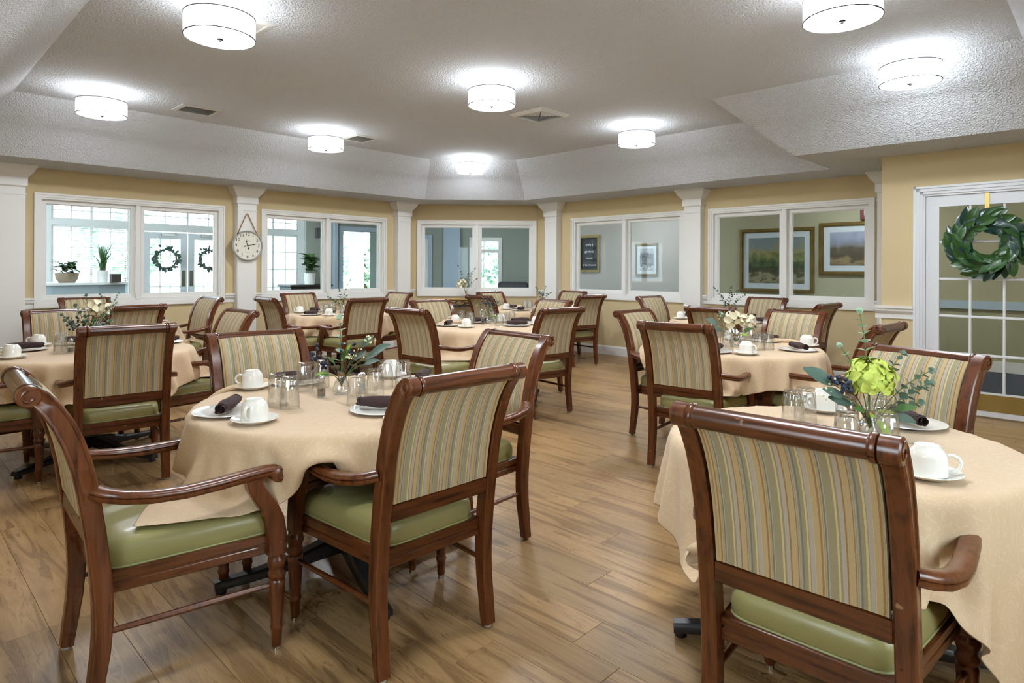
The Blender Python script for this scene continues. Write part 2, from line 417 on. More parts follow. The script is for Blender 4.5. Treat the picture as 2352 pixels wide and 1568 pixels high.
def backframe(o): o.location = W(UB, 0); o.rotation_euler = (0, 0, ANG + PI/2); tag(o, kind='structure'); return o
def sideframe(o): o.location = W(0, VB); o.rotation_euler = (0, 0, ANG + PI); tag(o, kind='structure'); return o
backframe(wallmesh(VB-T_W, VL, 0, 2.62, [BW]).obj('wall_back', M['yellow'], smooth=0))
sideframe(wallmesh(-UD-T_W, -UB, 0, 2.62, [(-SW[1], -SW[0], SW[2], SW[3])]).obj('wall_side', M['yellow'], smooth=0))

# ceiling tray: flat top, slopes, soffits (one mesh, kept thick by a second skin above)
def ceiling():
    q = math.sqrt(2)
    nb, ntp = (10.889-.76)*q, 9.45*q            # soffit lip and tray edge of the corner side (u+v)
    top = [(.96, .50), (5.70, .50), (5.70, 2.85), (6.825, 2.85), (6.825, ntp-6.825), (ntp-7.45, 7.45), (.96, 7.45)]
    lip = [(.36, -.10), (6.34, -.10), (6.34, 2.30), (7.42, 2.30), (7.42, nb-7.42), (nb-8.05, 8.05), (.36, 8.05)]
    out = [(UB-.05, VB-.05), (UD+.05, VB-.05), (UD+.05, 1.72), (UR+.05, 1.72), (UR+.05, NC-UR+.02), (NC-VL+.02, VL+.05), (UB-.05, VL+.05)]
    mb = MB(); n = len(top)
    mb.add([(u, v, ZC) for u, v in top], [tuple(reversed(range(n)))])
    for i in range(n):
        j = (i+1) % n
        mb.add([(*top[i], ZC), (*top[j], ZC), (*lip[j], ZS), (*lip[i], ZS)], [(0, 1, 2, 3)])
        mb.add([(*lip[i], ZS), (*lip[j], ZS), (*out[j], ZS), (*out[i], ZS)], [(0, 1, 2, 3)])
    # roof deck above
    mb.box(UB-.3, UR+.3, VB-.3, VL+.3, ZC+.10, ZC+.16)
    return mb.obj('ceiling', M['ceil'], smooth=0)
structure(ceiling())

# floor: dark base with single planks laid along v
fl = structure(MB().box(UB-.2, UR+.2, VB-.2, VL+.2, -.05, -.004).obj('floor', M['joint'], smooth=0))
PW, PL = .182, 1.22
GAP = .0005
pm = MB().box(-PW/2+GAP, PW/2-GAP, -PL/2+GAP, PL/2-GAP, -.008, 0, .0008).mesh('plank', M['plank'], 0)
slots = []
for i in range(int((UR-UB)/PW)+2):
    u = UB + (i+.5)*PW; off = RNG.choice([0, .41, .81, .2, .61, 1.0])
    for j in range(-1, int((VL-VB)/PL)+2):
        v = VB + off + (j+.5)*PL
        if u > UR+.05 or v-PL/2 > VL or u+v > NC+1.0: continue
        x, y, _ = W(u, v)
        vis = y > .7 and abs(x)/max(y, .01) < 1.0
        px = (1176 + 1440*x/max(y, .3)) if vis else 0
        slots.append((0 if vis else 1, y, u, v))
slots.sort()
for k, (_, _, u, v) in enumerate(slots[:290]):
    o = link('plank', pm, fl); o.location = (u, v, 0); o.rotation_euler = (0, 0, RNG.choice([0, PI]))
mb = MB()
for (_, _, u, v) in slots[290:]:
    mb.box(u-PW/2+GAP, u+PW/2-GAP, v-PL/2+GAP, v+PL/2-GAP, -.008, 0)
o = mb.obj('plank_field', M['plank'], fl, 0); tag(o, kind='stuff')

# ---------------------------------------------------------------- windows
def moulding(mb, x0, x1, z0, z1, wd, steps, skip_bottom=False):
    """picture-frame moulding: stepped boxes, y negative = into the room; steps=[(inset, y0, y1)...]"""
    for a, b, y0, y1 in steps:
        X0, X1, Z0, Z1 = x0+a, x1-a, z0+a, z1-a; ww = b-a
        if not skip_bottom: mb.box(X0, X1, y0, y1, Z0, Z0+ww)
        mb.box(X0, X1, y0, y1, Z1-ww, Z1)
        mb.box(X0, X0+ww, y0, y1, Z0+(0 if skip_bottom else ww), Z1-ww); mb.box(X1-ww, X1, y0, y1, Z0+(0 if skip_bottom else ww), Z1-ww)
    return mb
for n, (kind, x0, x1) in WIN.items():
    root = link('window_%d' % n, None); structure(root, kind)
    mb = MB(); moulding(mb, x0, x1, WZ0, WZ1, .07, [(0, .022, -.032, 0), (.022, .05, -.022, 0), (.05, .07, -.012, .10)])
    mb.obj('casing', M['white'], root, 0)
    # deeper stool at the bottom
    MB().box(x0+.07, x1-.07, -.004, .1, WZ0+.07, WZ0+.095).obj('sill', M['white'], root, 0)
    xm = (x0+x1)/2
    MB().box(xm-.028, xm+.028, -.012, .10, WZ0+.07, WZ1-.07, .004).obj('mullion', M['white'], root, 0)
    for a, b in ((x0+.07, xm-.028), (xm+.028, x1-.07)):
        s_ = MB(); moulding(s_, a, b, WZ0+.095, WZ1-.07, .05, [(0, .045, .035, .085), (.045, .055, .05, .075)])
        sh = s_.obj('sash', M['white'], root, 0)
        MB().box(a+.045, b-.045, .058, .064, WZ0+.14, WZ1-.115).obj('pane', M['pane'], sh, 0)

for n, fr_, (x0, x1, z0, z1) in ((40, backframe, BW), (41, sideframe, (-SW[1], -SW[0], SW[2], SW[3]))):  # frames and panes of the two added daylight openings
    root = fr_(link('window_%d' % n, None))
    mb = MB(); moulding(mb, x0-.07, x1+.07, z0-.07, z1+.07, .07, [(0, .03, -.03, 0), (.03, .07, -.02, 0)]); mb.obj('casing', M['white'], root, 0)
    mb = MB(); moulding(mb, x0, x1, z0, z1, .05, [(0, .05, .04, .09)]); mb.box((x0+x1)/2-.03, (x0+x1)/2+.03, .04, .09, z0, z1); mb.obj('sash', M['white'], root, 0)
    MB().box(x0+.05, x1-.05, .06, .065, z0+.05, z1-.05).obj('pane', M['pane'], root, 0)

# ---------------------------------------------------------------- pilasters, chair rails, baseboards
TR = [0]
def trim_root(kind):
    TR[0] += 1; return structure(link('trim_%d' % TR[0], None), kind)
def pilaster(kind, x0, x1, d=.12):
    r = trim_root(kind)
    MB().box(x0, x1, -d, 0, 0, ZS-.24).obj('shaft', M['white'], r, 0)
    b = MB()
    b.box(x0-.012, x1+.012, -d-.012, 0, .0, .14)
    b.obj('plinth', M['white'], r, 0)
    MB().box(x0-.008, x1+.008, -d-.008, 0, ZS-.325, ZS-.312).obj('neck_band', M['white'], r, 0)
    prof = [(0, -.24), (.018, -.225), (.018, -.135), (.03, -.12), (.032, -.115), (.045, -.10), (.065, -.075), (.08, -.05), (.084, -.03), (.10, -.02), (.10, 0)]
    b = MB(); b.loft([[(x0-e, 0, ZS+z), (x0-e, -d-e, ZS+z), (x1+e, -d-e, ZS+z), (x1+e, 0, ZS+z)] for e, z in prof]).obj('capital', M['white'], r, 25)
pilaster('L', .90, 1.225)
pilaster('L', 3.54, 3.80)
pilaster('L', 6.19, 6.45)
pilaster('R', -7.0, -6.74)
pilaster('R', -4.405, -4.155)
pilaster('R', -1.985, -1.725)
def chairrail(kind, x0, x1):
    r = trim_root(kind)
    prof = [(0, .862), (-.014, .862), (-.014, .905), (-.022, .912), (-.04, .935), (-.042, .952), (-.052, .962), (-.052, .985), (0, .985)]
    MB().loft([[(x, y, z) for y, z in prof] for x in (x0, x1)]).obj('chair_rail', M['white'], r, 0)
chairrail('L', UB, .90); chairrail('L', 1.225, 1.317); chairrail('L', 3.408, 3.54); chairrail('L', 3.80, 3.913); chairrail('L', 6.027, 6.19); chairrail('L', 6.45, 6.60)
chairrail('R', -7.2, -7.0); chairrail('R', -6.74, -6.512); chairrail('R', -4.155, -4.09); chairrail('R', -2.034, -1.985)
chairrail('D', -1.752, -1.424); chairrail('D', -.26, -VB)
r = trim_root('D')   # end of the chair rail returning round the corner of the door wall
MB().box(-1.715, -1.70, -.01, 0, 0, .862).obj('corner_board', M['white'], r, 0)
def baseboard(name, kind, spans):
    mb = MB()
    for a, b in spans:
        mb.loft([[(x, 0, 0), (x, -.016, 0), (x, -.016, .115), (x, -.008, .135), (x, 0, .14)] for x in (a, b)])
    structure(mb.obj(name, M['white'], smooth=0), kind)
baseboard('baseboard_left', 'L', [(UB, .90), (1.225, 3.54), (3.80, 6.19), (6.45, 6.62)])
baseboard('baseboard_corner', 'C', [(c0, c1)])
baseboard('baseboard_right', 'R', [(-7.26, -7.0), (-6.74, -4.405), (-4.155, -1.985)])
baseboard('baseboard_door', 'D', [(-1.70, -1.424), (-.26, -VB)])

# ---------------------------------------------------------------- french door
door = structure(link('door_1', None), 'D')
mb = MB(); moulding(mb, DX0-.075, DX1+.075, -.2, 2.055+.075, .07, [(0, .02, -.034, 0), (.02, .05, -.024, 0), (.05, .075, -.014, .1)], True)
mb2 = MB()
for a, b in ((DX0-.075, DX0), (DX1, DX1+.075)):
    s = 1 if a < -1 else -1
    o_ = a if s > 0 else b
    for p, q, y0 in ((0, .02, -.034), (.02, .05, -.024), (.05, .075, -.014)):
        mb2.box(o_+s*p, o_+s*q, y0, .0, 0, 2.055+.075-p)
for p, q, y0 in ((0, .02, -.034), (.02, .05, -.024), (.05, .075, -.014)):
    mb2.box(DX0-.075+p, DX1+.075-p, y0, 0, 2.13-q, 2.13-p)
mb2.obj('door_casing', M['white_door'], door, 0)
mb = MB(); mb.box(DX0, DX0+.018, 0, T_W, 0, 2.055); mb.box(DX1-.018, DX1, 0, T_W, 0, 2.055); mb.box(DX0, DX1, 0, T_W, 2.037, 2.055)
mb.obj('door_jamb', M['white_door'], door, 0)
leaf = link('door_leaf', None, door); tag(leaf)
LX0, LX1 = DX0+.02, DX1-.02
PX = [(-1.230, -1.008), (-.985, -.741), (-.718, -.482)]; PX = [(-1.225+i*.2485, -1.225+i*.2485+.228) for i in range(3)]
PZ = [(.228+i*.3455, .228+i*.3455+.322) for i in range(5)]
mb = MB()
mb.box(LX0, PX[0][0], .02, .062, .015, 2.035); mb.box(PX[2][1], LX1, .02, .062, .015, 2.035)
mb.box(PX[0][0], PX[2][1], .02, .062, PZ[4][1], 2.035); mb.box(PX[0][0], PX[2][1], .02, .062, .015, PZ[0][0])
mb.obj('stile_frame', M['white_door'], door, 0)
for i in range(2):
    MB().box(PX[i][1], PX[i+1][0], .024, .058, PZ[0][0], PZ[4][1], .005).obj('muntin', M['white_door'], door, 0)
for i in range(4):
    MB().box(PX[0][0], PX[2][1], .022, .060, PZ[i][1], PZ[i+1][0], .005).obj('muntin', M['white_door'], door, 0)
for a, b in PX:
    for c, d in PZ:
        MB().box(a, b, .038, .044, c, d).obj('pane', M['pane_door'], door, 0)
kp = MB().box(LX0+.01, LX1-.01, .017, .02, .065, .215).obj('kick_plate', M['brass'], door, 0); tag(kp, 'brass kick plate')
bpy.data.objects.remove(leaf)
mb = MB(); mb.lathe([(.026, 0), (.026, .008), (.010, .012), (.010, .05)], 14, (-.42, -.05+.02, 1.0), 'y'); mb.tube([(-.42, -.025, 1.0), (-.53, -.028, 1.0)], .009, 8)
mb.obj('door_lever', M['nickel'], door)

# magnolia wreath on the door
def leafmesh(name, L, Wd, mat, cup=.18, curl=.25, n=5, thick=0):
    mb = MB(); rows = []
    for i in range(n+1):
        t = i/n; hw = Wd*.5*(math.sin(PI*min(1, t*.94+.03))**.75); z = -curl*L*(t-.0)**2
        rows.append([(-hw, L*t, z + cup*hw), (0, L*t, z), (hw, L*t, z + cup*hw)])
    vs = [p for r in rows for p in r]; fs = []
    for i in range(n):
        for j in range(2): fs.append((i*3+j, i*3+j+1, (i+1)*3+j+1, (i+1)*3+j))
    mb.add(vs, fs); return mb.mesh(name, mat, 180)
def onwall(kind, x, y, z):
    """world position of a wall-frame point"""
    f = {'L': (W(0, VL), ANG), 'R': (W(UR, 0), ANG-PI/2), 'D': (W(UD, 0), ANG-PI/2), 'C': (W(NC/2, NC/2), ANG-PI/4)}[kind]
    c, s = math.cos(f[1]), math.sin(f[1])
    return (f[0][0] + c*x - s*y, f[0][1] + s*x + c*y, z), f[1]
p, a = onwall('D', -.862, 0, 1.575)
wr = thing('magnolia_wreath', 'green magnolia leaf wreath on a brass hanger over the french door', 'wreath', p, a)
rg = random.Random(5)
lm = [leafmesh('leaf', .17, .085, M['leaf_dark'], .4, .22), leafmesh('leaf', .165, .08, M['leaf_blue'], .4, .3), leafmesh('leaf', .15, .085, M['leaf_dark'], .5, .1)]
mb = MB(); mb.tube([(.19*math.cos(2*PI*k/28), -.03, .19*math.sin(2*PI*k/28)) for k in range(29)], .02, 6, cap=False); mb.obj('vine_ring', M['bark'], wr)
for k in range(84):
    th = 2*PI*k/84*1.0 + rg.uniform(-.05, .05); ring = k % 3
    rr = (.245, .20, .155)[ring]
    pos = Vector((rr*math.cos(th), -.03 - (.012, .035, .02)[ring] - rg.uniform(0, .012), rr*math.sin(th)))
    tang = Vector((math.sin(th), 0, -math.cos(th))) ; rad = Vector((math.cos(th), 0, math.sin(th)))
    d = (tang*.9 + rad*(.75, .1, -.55)[ring]*rg.uniform(.6, 1.2) + Vector((0, -.25*rg.uniform(.4, 1.6), 0))).normalized()
    nrm = Vector((0, -1, 0)) + rad*rg.uniform(-.5, .6)
    x = d.cross(nrm).normalized(); nrm = x.cross(d)
    o = link('leaf', lm[rg.randrange(3)], wr); s = rg.uniform(.85, 1.15)
    o.matrix_local = Matrix.Translation(pos - d*.05) @ Matrix((x, d, nrm)).transposed().to_4x4() @ Matrix.Scale(s, 4)
mb = MB(); mb.box(-.017, .017, .012, .016, .13, .475); mb.box(-.017, .017, .012, .026, .469, .475)
h = mb.obj('wreath_hanger', M['brass'], wr, 0); tag(h, 'brass strap hanger')

# ---------------------------------------------------------------- ceiling lights
def lamp(u, v, label, cool=False):
    o = thing('ceiling_light', label, 'ceiling light', W(u, v, ZC), 0, 'drum ceiling lights')
    MB().lathe([(.078, 0), (.078, -.014), (.07, -.02), (.02, -.024)], 28).obj('canopy', M['white'], o)
    MB().lathe([(.011, -.02), (.011, -.11)], 12).obj('stem', M['nickel'], o)
    d = M['diffuser_cool'] if cool else M['diffuser']
    # inner glowing drum: side and lower diffuser, open at the top
    MB().lathe([(.165, -.105), (.165, -.222)], 32, cap=False).obj('inner_shade', d, o)
    MB().lathe([(.162, -.224), (.10, -.226), (.012, -.226)], 32).obj('diffuser', M['diffuser_low_cool'] if cool else M['diffuser_low'], o)
    MB().lathe([(.166, -.106), (.166, -.103)], 32).obj('shade_top', M['diffuser_top'], o)
    MB().lathe([(.205, -.098), (.205, -.226)], 40, cap=False).obj('outer_shade', M['sheer'], o)
    b = MB()
    for z in (-.098, -.226):
        b.lathe([(.204, z-.003), (.208, z-.003), (.208, z+.003), (.204, z+.003), (.204, z-.003)], 40, cap=False)
    b.obj('shade_ring', M['band'], o)
    MB().lathe([(.006, -.222), (.02, -.228), (.02, -.236), (.01, -.239), (.01, -.247), (.003, -.249)], 18).obj('finial', M['finial'], o)
    b = MB()
    for k in range(3):
        a = 2*PI*k/3+.4; b.tube([(.011*math.cos(a), .011*math.sin(a), -.104), (.204*math.cos(a), .204*math.sin(a), -.099)], .003, 6)
    b.obj('spider_arm', M['nickel'], o)
    return o
LP = [(1.53, 4.02, 'white drum ceiling light beside the square ceiling panel'), (1.54, 6.86, 'white drum ceiling light between the sloped corner and the dark louvred vent'),
      (3.84, 6.84, 'white drum ceiling light beside the flat return grille'), (3.81, 3.95, 'white drum ceiling light beside the four-way air diffuser'),
      (6.22, 6.90, 'white drum ceiling light in the angled corner of the tray'), (6.13, 3.97, 'white drum ceiling light beside the stepped bulkhead'),
      (5.53, 1.15, 'cool white drum ceiling light above the french door side'), (3.87, 1.14, 'white drum ceiling light over the lime-hydrangea table'),
      (1.54, 1.13, 'white drum ceiling light over the near end of the room')]
for k, (u, v, l) in enumerate(LP): lamp(u, v, l, k == 6)

# ---------------------------------------------------------------- ceiling vents
def vent(x, y, sx, sy, rz, label, style):
    o = thing('ceiling_vent', label, 'vent', (x, y, ZC), rz, 'ceiling vents')
    fw = .045
    mb = MB(); h = -.012 if style != 'four' else -.03
    def ring(i, z): return [(-sx/2+i, -sy/2+i, z), (sx/2-i, -sy/2+i, z), (sx/2-i, sy/2-i, z), (-sx/2+i, sy/2-i, z)]
    mb.loft([ring(0, 0), ring(.004, -.006), ring(fw*.8, h), ring(fw, h), ring(fw, -.002)], cap=False)
    mb.obj('vent_frame', M['vent_white'], o, 0)
    MB().box(-sx/2+.02, sx/2-.02, -sy/2+.02, sy/2-.02, -.003, -.001).obj('duct_back', M['vent_dark'] if style in ('louvre', 'four') else M['vent_white'], o, 0)
    ix, iy = sx/2-fw, sy/2-fw
    if style == 'louvre' or style == 'grille':
        n = 14
        for k in range(n):
            yy = -iy + (k+.5)*2*iy/n; dd = .007 if style == 'louvre' else .010
            MB().add([(-ix, yy-dd*.6, -.010), (ix, yy-dd*.6, -.010), (ix, yy+dd*.6, -.004), (-ix, yy+dd*.6, -.004), (-ix, yy-dd*.6, -.009), (ix, yy-dd*.6, -.009), (ix, yy+dd*.6, -.003), (-ix, yy+dd*.6, -.003)],
                     [(0,3,2,1),(4,5,6,7),(0,1,5,4),(1,2,6,5),(2,3,7,6),(3,0,4,7)]).obj('slat', M['vent_white'], o, 0)
    elif style == 'four':
        for q in range(4):
            for k in range(5):
                t0 = (k+.6)/6
                mbx = MB(); a0 = ix*t0
                pts = [(-a0+.004, -a0, -.022), (a0-.004, -a0, -.022), (a0-.004, -a0-.012, -.006), (-a0+.004, -a0-.012, -.006)]
                c, s = math.cos(q*PI/2), math.sin(q*PI/2)
                P = [(c*x_-s*y_, s*x_+c*y_, z_) for x_, y_, z_ in pts]
                mbx.add(P + [(p_[0], p_[1], p_[2]+.0015) for p_ in P], [(0,1,2,3),(7,6,5,4),(0,4,5,1),(1,5,6,2),(2,6,7,3),(3,7,4,0)])
                mbx.obj('blade', M['vent_white'], o, 0)
    else:
        MB().box(-.05, .05, -.02, .02, -.012, -.003).obj('latch', M['vent_white'], o, 0)
vent(-3.30, 6.56, .40, .36, ANG, 'dark louvred ceiling vent with thin white frame', 'louvre')
vent(-1.93, 7.95, .36, .40, ANG, 'flat pale return-air grille near the sloped ceiling', 'grille')
vent(.29, 6.69, .46, .46, ANG, 'four-way square air diffuser with angled blades', 'four')
vent(-1.86, 4.26, .36, .36, ANG, 'plain white square ceiling panel behind the drum light', 'panel')

# ---------------------------------------------------------------- the armchair
def build_chair():
    root = thing('dining_armchair', '', 'chair')
    # side profile of the back post: (y, z, half width)
    prof = [(0, .012, .019), (.010, .09, .0215), (.022, .18, .024), (.027, .26, .0255), (.026, .34, .0265), (.019, .43, .027), (.009, .52, .027), (-.002, .60, .027),
            (-.012, .67, .027), (-.026, .74, .0275), (-.046, .81, .028), (-.070, .87, .028), (-.097, .918, .027), (-.124, .953, .026), (-.146, .972, .024)]
    ht = .0225
    for s in (-1, 1):
        mb = MB(); path = []
        for i, (y, z, hw) in enumerate(prof):
            a = prof[max(i-1, 0)]; b = prof[min(i+1, len(prof)-1)]
            t = Vector((0, b[0]-a[0], b[1]-a[1])).normalized(); nrm = Vector((0, t.z, -t.y))   # pointing forward
            xx = s*.228
            path.append(((xx, y, z), Vector((s, 0, 0)), nrm))
        def sec(i):
            hw = prof[i][2]; z = prof[i][1]; g = .0045 if .66 < z < .96 else 0; c = .004
            pts = [(ht, -hw+c), (ht-c*.2, -hw*.62), (ht-g, -hw*.55), (ht-g, hw*.55), (ht-c*.2, hw*.62), (ht, hw-c), (ht-c, hw), (-ht+c, hw), (-ht, hw-c), (-ht, -hw+c), (-ht+c, -hw), (ht-c, -hw)]
            return pts if s < 0 else list(reversed(pts))
        mb.sweep(path, sec)
        cy_, cz_ = -.150, .963
        mb.lathe([(.024, -ht), (.030, -ht+.004), (.030, ht-.004), (.0265, ht)], 20, (s*.228, cy_, cz_), 'x')
        # carved spiral on the outer face
        pts = []
        for k in range(15):
            a = 1.1 + k*.42; rr = .022 - .0011*k
            pts.append((s*(.228+ht+.0005), cy_ + rr*math.cos(a), cz_ + rr*math.sin(a)))
        mb.tube(pts, .0034, 6)
        post = mb.obj('back_post', M['wood'], root, 40)
        MB().lathe([(.012, 0), (.012, .014)], 12, (s*.228, 0, 0)).obj('glide', M['glide'], post)
    # rolled top rail with collars
    L = .206
    rp = [(.0265, -L), (.031, -L+.001), (.0325, -L+.008), (.0315, -L+.014), (.028, -L+.017), (.0275, -L+.024), (.0285, 0), (.0275, L-.024), (.028, L-.017), (.0315, L-.014), (.0325, L-.008), (.031, L-.001), (.0265, L)]
    MB().lathe(rp, 22, (0, -.150, .963), 'x').obj('top_rail', M['wood_x'], root, 40)
    # crown board under the rail and lower back rail
    mb = MB(); mb.box(-.207, .207, -.016, .022, .505, .562, .004); mb.obj('lower_back_rail', M['wood_x'], root, 40)
    # upholstered back: follows the post profile
    fr, bk = [], []
    pr = [p_ for p_ in prof if p_[1] >= .60]; pr = [(.002, .566, .027)] + pr[:-1]
    mb = MB(); rings = []
    for i, (y, z, hw) in enumerate(pr):
        a = pr[max(i-1, 0)]; b = pr[min(i+1, len(pr)-1)]; t = Vector((0, b[0]-a[0], b[1]-a[1])).normalized(); nrm = Vector((0, t.z, -t.y))
        c = Vector((0, y, z)); hw_ = .196; ring = []
        full = math.sin(PI*min(1, max(0, (i+.6)/(len(pr)+.2))))**.4
        for x_ in (-hw_, -hw_*.97, -hw_*.85, -hw_*.5, 0, hw_*.5, hw_*.85, hw_*.97, hw_):
            f = .016 + .016*full*(1-(abs(x_)/hw_)**4)
            ring.append(tuple(c + nrm*f + Vector((x_, 0, 0))))
        for x_ in (hw_, hw_*.95, hw_*.5, 0, -hw_*.5, -hw_*.95, -hw_):
            f = -.014 - .006*(1-(abs(x_)/hw_)**6)
            ring.append(tuple(c + nrm*f + Vector((x_, 0, 0))))
        rings.append(ring)
    mb.loft([list(reversed(r)) for r in rings])
    back = mb.obj('backrest', M['stripe'], root, 50)
    for side in (1, -1):
        mb = MB(); off = .017 if side > 0 else -.016
        P = []
        for i, (y, z, hw) in enumerate(pr):
            a = pr[max(i-1, 0)]; b = pr[min(i+1, len(pr)-1)]; t = Vector((0, b[0]-a[0], b[1]-a[1])).normalized(); nrm = Vector((0, t.z, -t.y))
            P.append(Vector((0, y, z)) + nrm*off)
        loop = [p_ + Vector((-.196, 0, 0)) for p_ in reversed(P)] + [P[0] + Vector((-.196, 0, .003))] + [P[0] + Vector((x_, 0, .003)) for x_ in (-.1, 0, .1)] + [P[0] + Vector((.196, 0, .003))] + [p_ + Vector((.196, 0, 0)) for p_ in P]
        mb.tube(loop, .0042, 6); mb.obj('piping', M['stripe'], back)
    # seat frame
    y0, y1, wb, wf = .03, .560, .206, .262
    def trap(i, z, o=0): return [(-wb+i, y0+i, z), (wb-i, y0+i, z), (wf-i, y1-i, z), (-wf+i, y1-i, z)]
    mb = MB(); mb.loft([trap(.004, .335), trap(0, .339), trap(0, .362), trap(.004, .366), trap(.004, .372), trap(-.003, .376), trap(-.003, .398), trap(.002, .402)])
    mb.obj('seat_frame', M['wood_f'], root, 40)
    # cushion
    def cush(scale, z, bul):
        pts = []; n = 36
        for k in range(n):
            a = 2*PI*k/n; ca, sa = math.cos(a), math.sin(a)
            e = .22
            X = (abs(ca)**e)*(1 if ca > 0 else -1); Y = (abs(sa)**e)*(1 if sa > 0 else -1)
            yy = (y0+y1)/2 + Y*((y1-y0)/2-.006)*scale
            ww = (wb + (wf-wb)*((yy-y0)/(y1-y0)))-.010
            if yy < y0+.02: pass
            pts.append((X*ww*scale, yy, z))
        return pts
    mb = MB(); mb.loft([cush(.985, .400, 0), cush(1.005, .410, 0), cush(1.012, .428, 0), cush(1.006, .452, 0), cush(.975, .472, 0), cush(.91, .483, 0), cush(.75, .489, 0), cush(.45, .493, 0), cush(.1, .495, 0)])
    seat = mb.obj('seat_cushion', M['vinyl'], root, 180)
    mb = MB(); ring = cush(1.004, .405, 0); mb.tube(ring + [ring[0]], .0038, 6, cap=False); mb.obj('piping', M['welt'], seat)
    # arms
    ap = [(.236, .008, .662), (.262, .03, .654), (.283, .07, .644), (.295, .14, .632), (.297, .23, .625), (.293, .33, .626), (.288, .42, .630), (.284, .49, .632), (.283, .523, .628)]
    for s in (-1, 1):
        mb = MB(); path = []
        for i, (x, y, z) in enumerate(ap):
            a = ap[max(i-1, 0)]; b = ap[min(i+1, len(ap)-1)]
            t = Vector((s*(b[0]-a[0]), b[1]-a[1], b[2]-a[2])).normalized(); side = t.cross(Vector((0, 0, 1))).normalized(); upv = side.cross(t)
            path.append(((s*x, y, z), side, upv))
        hw = .024
        sec = lambda i: [(-hw+.004, -.016), (hw-.004, -.016), (hw, -.011), (hw, -.002), (hw-.004, 0), (hw, .003), (hw, .009), (hw-.007, .017), (0, .0195), (-hw+.007, .017), (-hw, .009), (-hw, .003), (-hw+.004, 0), (-hw, -.002), (-hw, -.011)]
        mb.sweep(path, sec)
        c = (s*.283, .528, .617)
        mb.lathe([(.022, -.026), (.027, -.022), (.027, .022), (.022, .026)], 18, c, 'x')
        for sd in (-1, 1):
            pts = [(c[0]+sd*.0265, c[1] + (.021-.0012*k)*math.cos(1.6-k*.45), c[2] + (.021-.0012*k)*math.sin(1.6-k*.45)) for k in range(13)]
            mb.tube(pts, .0032, 6)
        mb.obj('arm', M['wood'], root, 45)
        # curved arm support
        sp = [(.268, .534, .333, .031), (.268, .533, .40, .031), (.270, .524, .455, .030), (.274, .502, .505, .028), (.279, .473, .55, .026), (.282, .452, .585, .025), (.283, .446, .618, .027)]
        mb = MB(); path = []
        for i, (x, y, z, hw_) in enumerate(sp):
            a = sp[max(i-1, 0)]; b = sp[min(i+1, len(sp)-1)]; t = Vector((0, b[1]-a[1], b[2]-a[2])).normalized(); path.append(((s*x, y, z), Vector((1, 0, 0)), Vector((0, t.z, -t.y))))
        def sec2(i):
            h_ = sp[i][3]; c_ = .004; xw = .021
            return [(xw, -h_+c_), (xw, h_-c_), (xw-c_, h_), (-xw+c_, h_), (-xw, h_-c_), (-xw, -h_+c_), (-xw+c_, -h_), (xw-c_, -h_)]
        mb.sweep(path, sec2); mb.obj('arm_support', M['wood'], root, 40)
        # turned and fluted front leg
        lp = [(.013, .012), (.0165, .02), (.0185, .07), (.021, .076), (.0225, .082), (.0205, .088), (.019, .094), (.0225, .14), (.0265, .215), (.0285, .238), (.0235, .246), (.0295, .256), (.031, .266), (.024, .278), (.0275, .290), (.032, .304), (.030, .318), (.025, .326), (.025, .335)]
        mod = lambda a, k, z: 1 - (.085*max(0, math.cos(a*9))**3 if .11 < z < .23 else 0)
        mb = MB(); mb.lathe(lp, 36, (0, 0, 0), 'z', mod)
        o = mb.obj('front_leg', M['wood'], root, 50); o.location = (s*.268, .536, 0)
        g = MB().lathe([(.013, 0), (.013, .013)], 12).obj('glide', M['chrome'], o)
        mb = MB(); mb.tube([(s*.230, .03, .236), (s*.249, .28, .232), (s*.266, .52, .228)], [.0085, .0105, .0085], 10); mb.obj('stretcher', M['wood'], root)
    return root
CH0 = build_chair()

CHAIRS = {
'A':(-1.389,2.013,-47.1),'B':(-0.247,2.168,44.3),'C':(0.694,1.516,-43.2),'D':(-1.213,3.128,-138.6),'E':(-0.079,3.252,131.8),'F':(1.622,2.610,117.6),
'G':(2.310,4.099,42.2),'H':(1.118,4.081,-38.9),'I':(1.129,5.209,-133.8),'J':(2.155,4.991,128.3),'K':(1.816,7.772,-138.6),'L':(1.932,5.910,-43.0),
'M':(2.950,7.388,132.7),'N':(3.061,6.324,41.2),'O':(-0.813,5.490,-39.4),'P':(-0.737,6.457,-139.4),'Q':(0.365,5.685,38.7),'R':(0.361,6.693,134.5),
'S':(-0.319,7.992,-46.3),'U':(-0.231,9.095,-136.2),'V':(0.856,9.525,136.6),'X':(0.981,8.401,37.8),'Y':(-2.680,7.152,-45.5),'Z':(-2.767,8.294,-133.5),
'AA':(-1.683,7.060,43.6),'AB':(-1.667,8.748,140.9),'AC':(-2.338,3.782,40.6),'AD':(-2.309,5.021,138.2),'AE':(-3.270,4.640,-135.0),
'AG':(-3.445,5.662,54.7),'AH':(-4.642,6.866,-132.2),'AI':(-3.527,7.062,140.7),'AF':(-3.471,3.669,-45.8)}
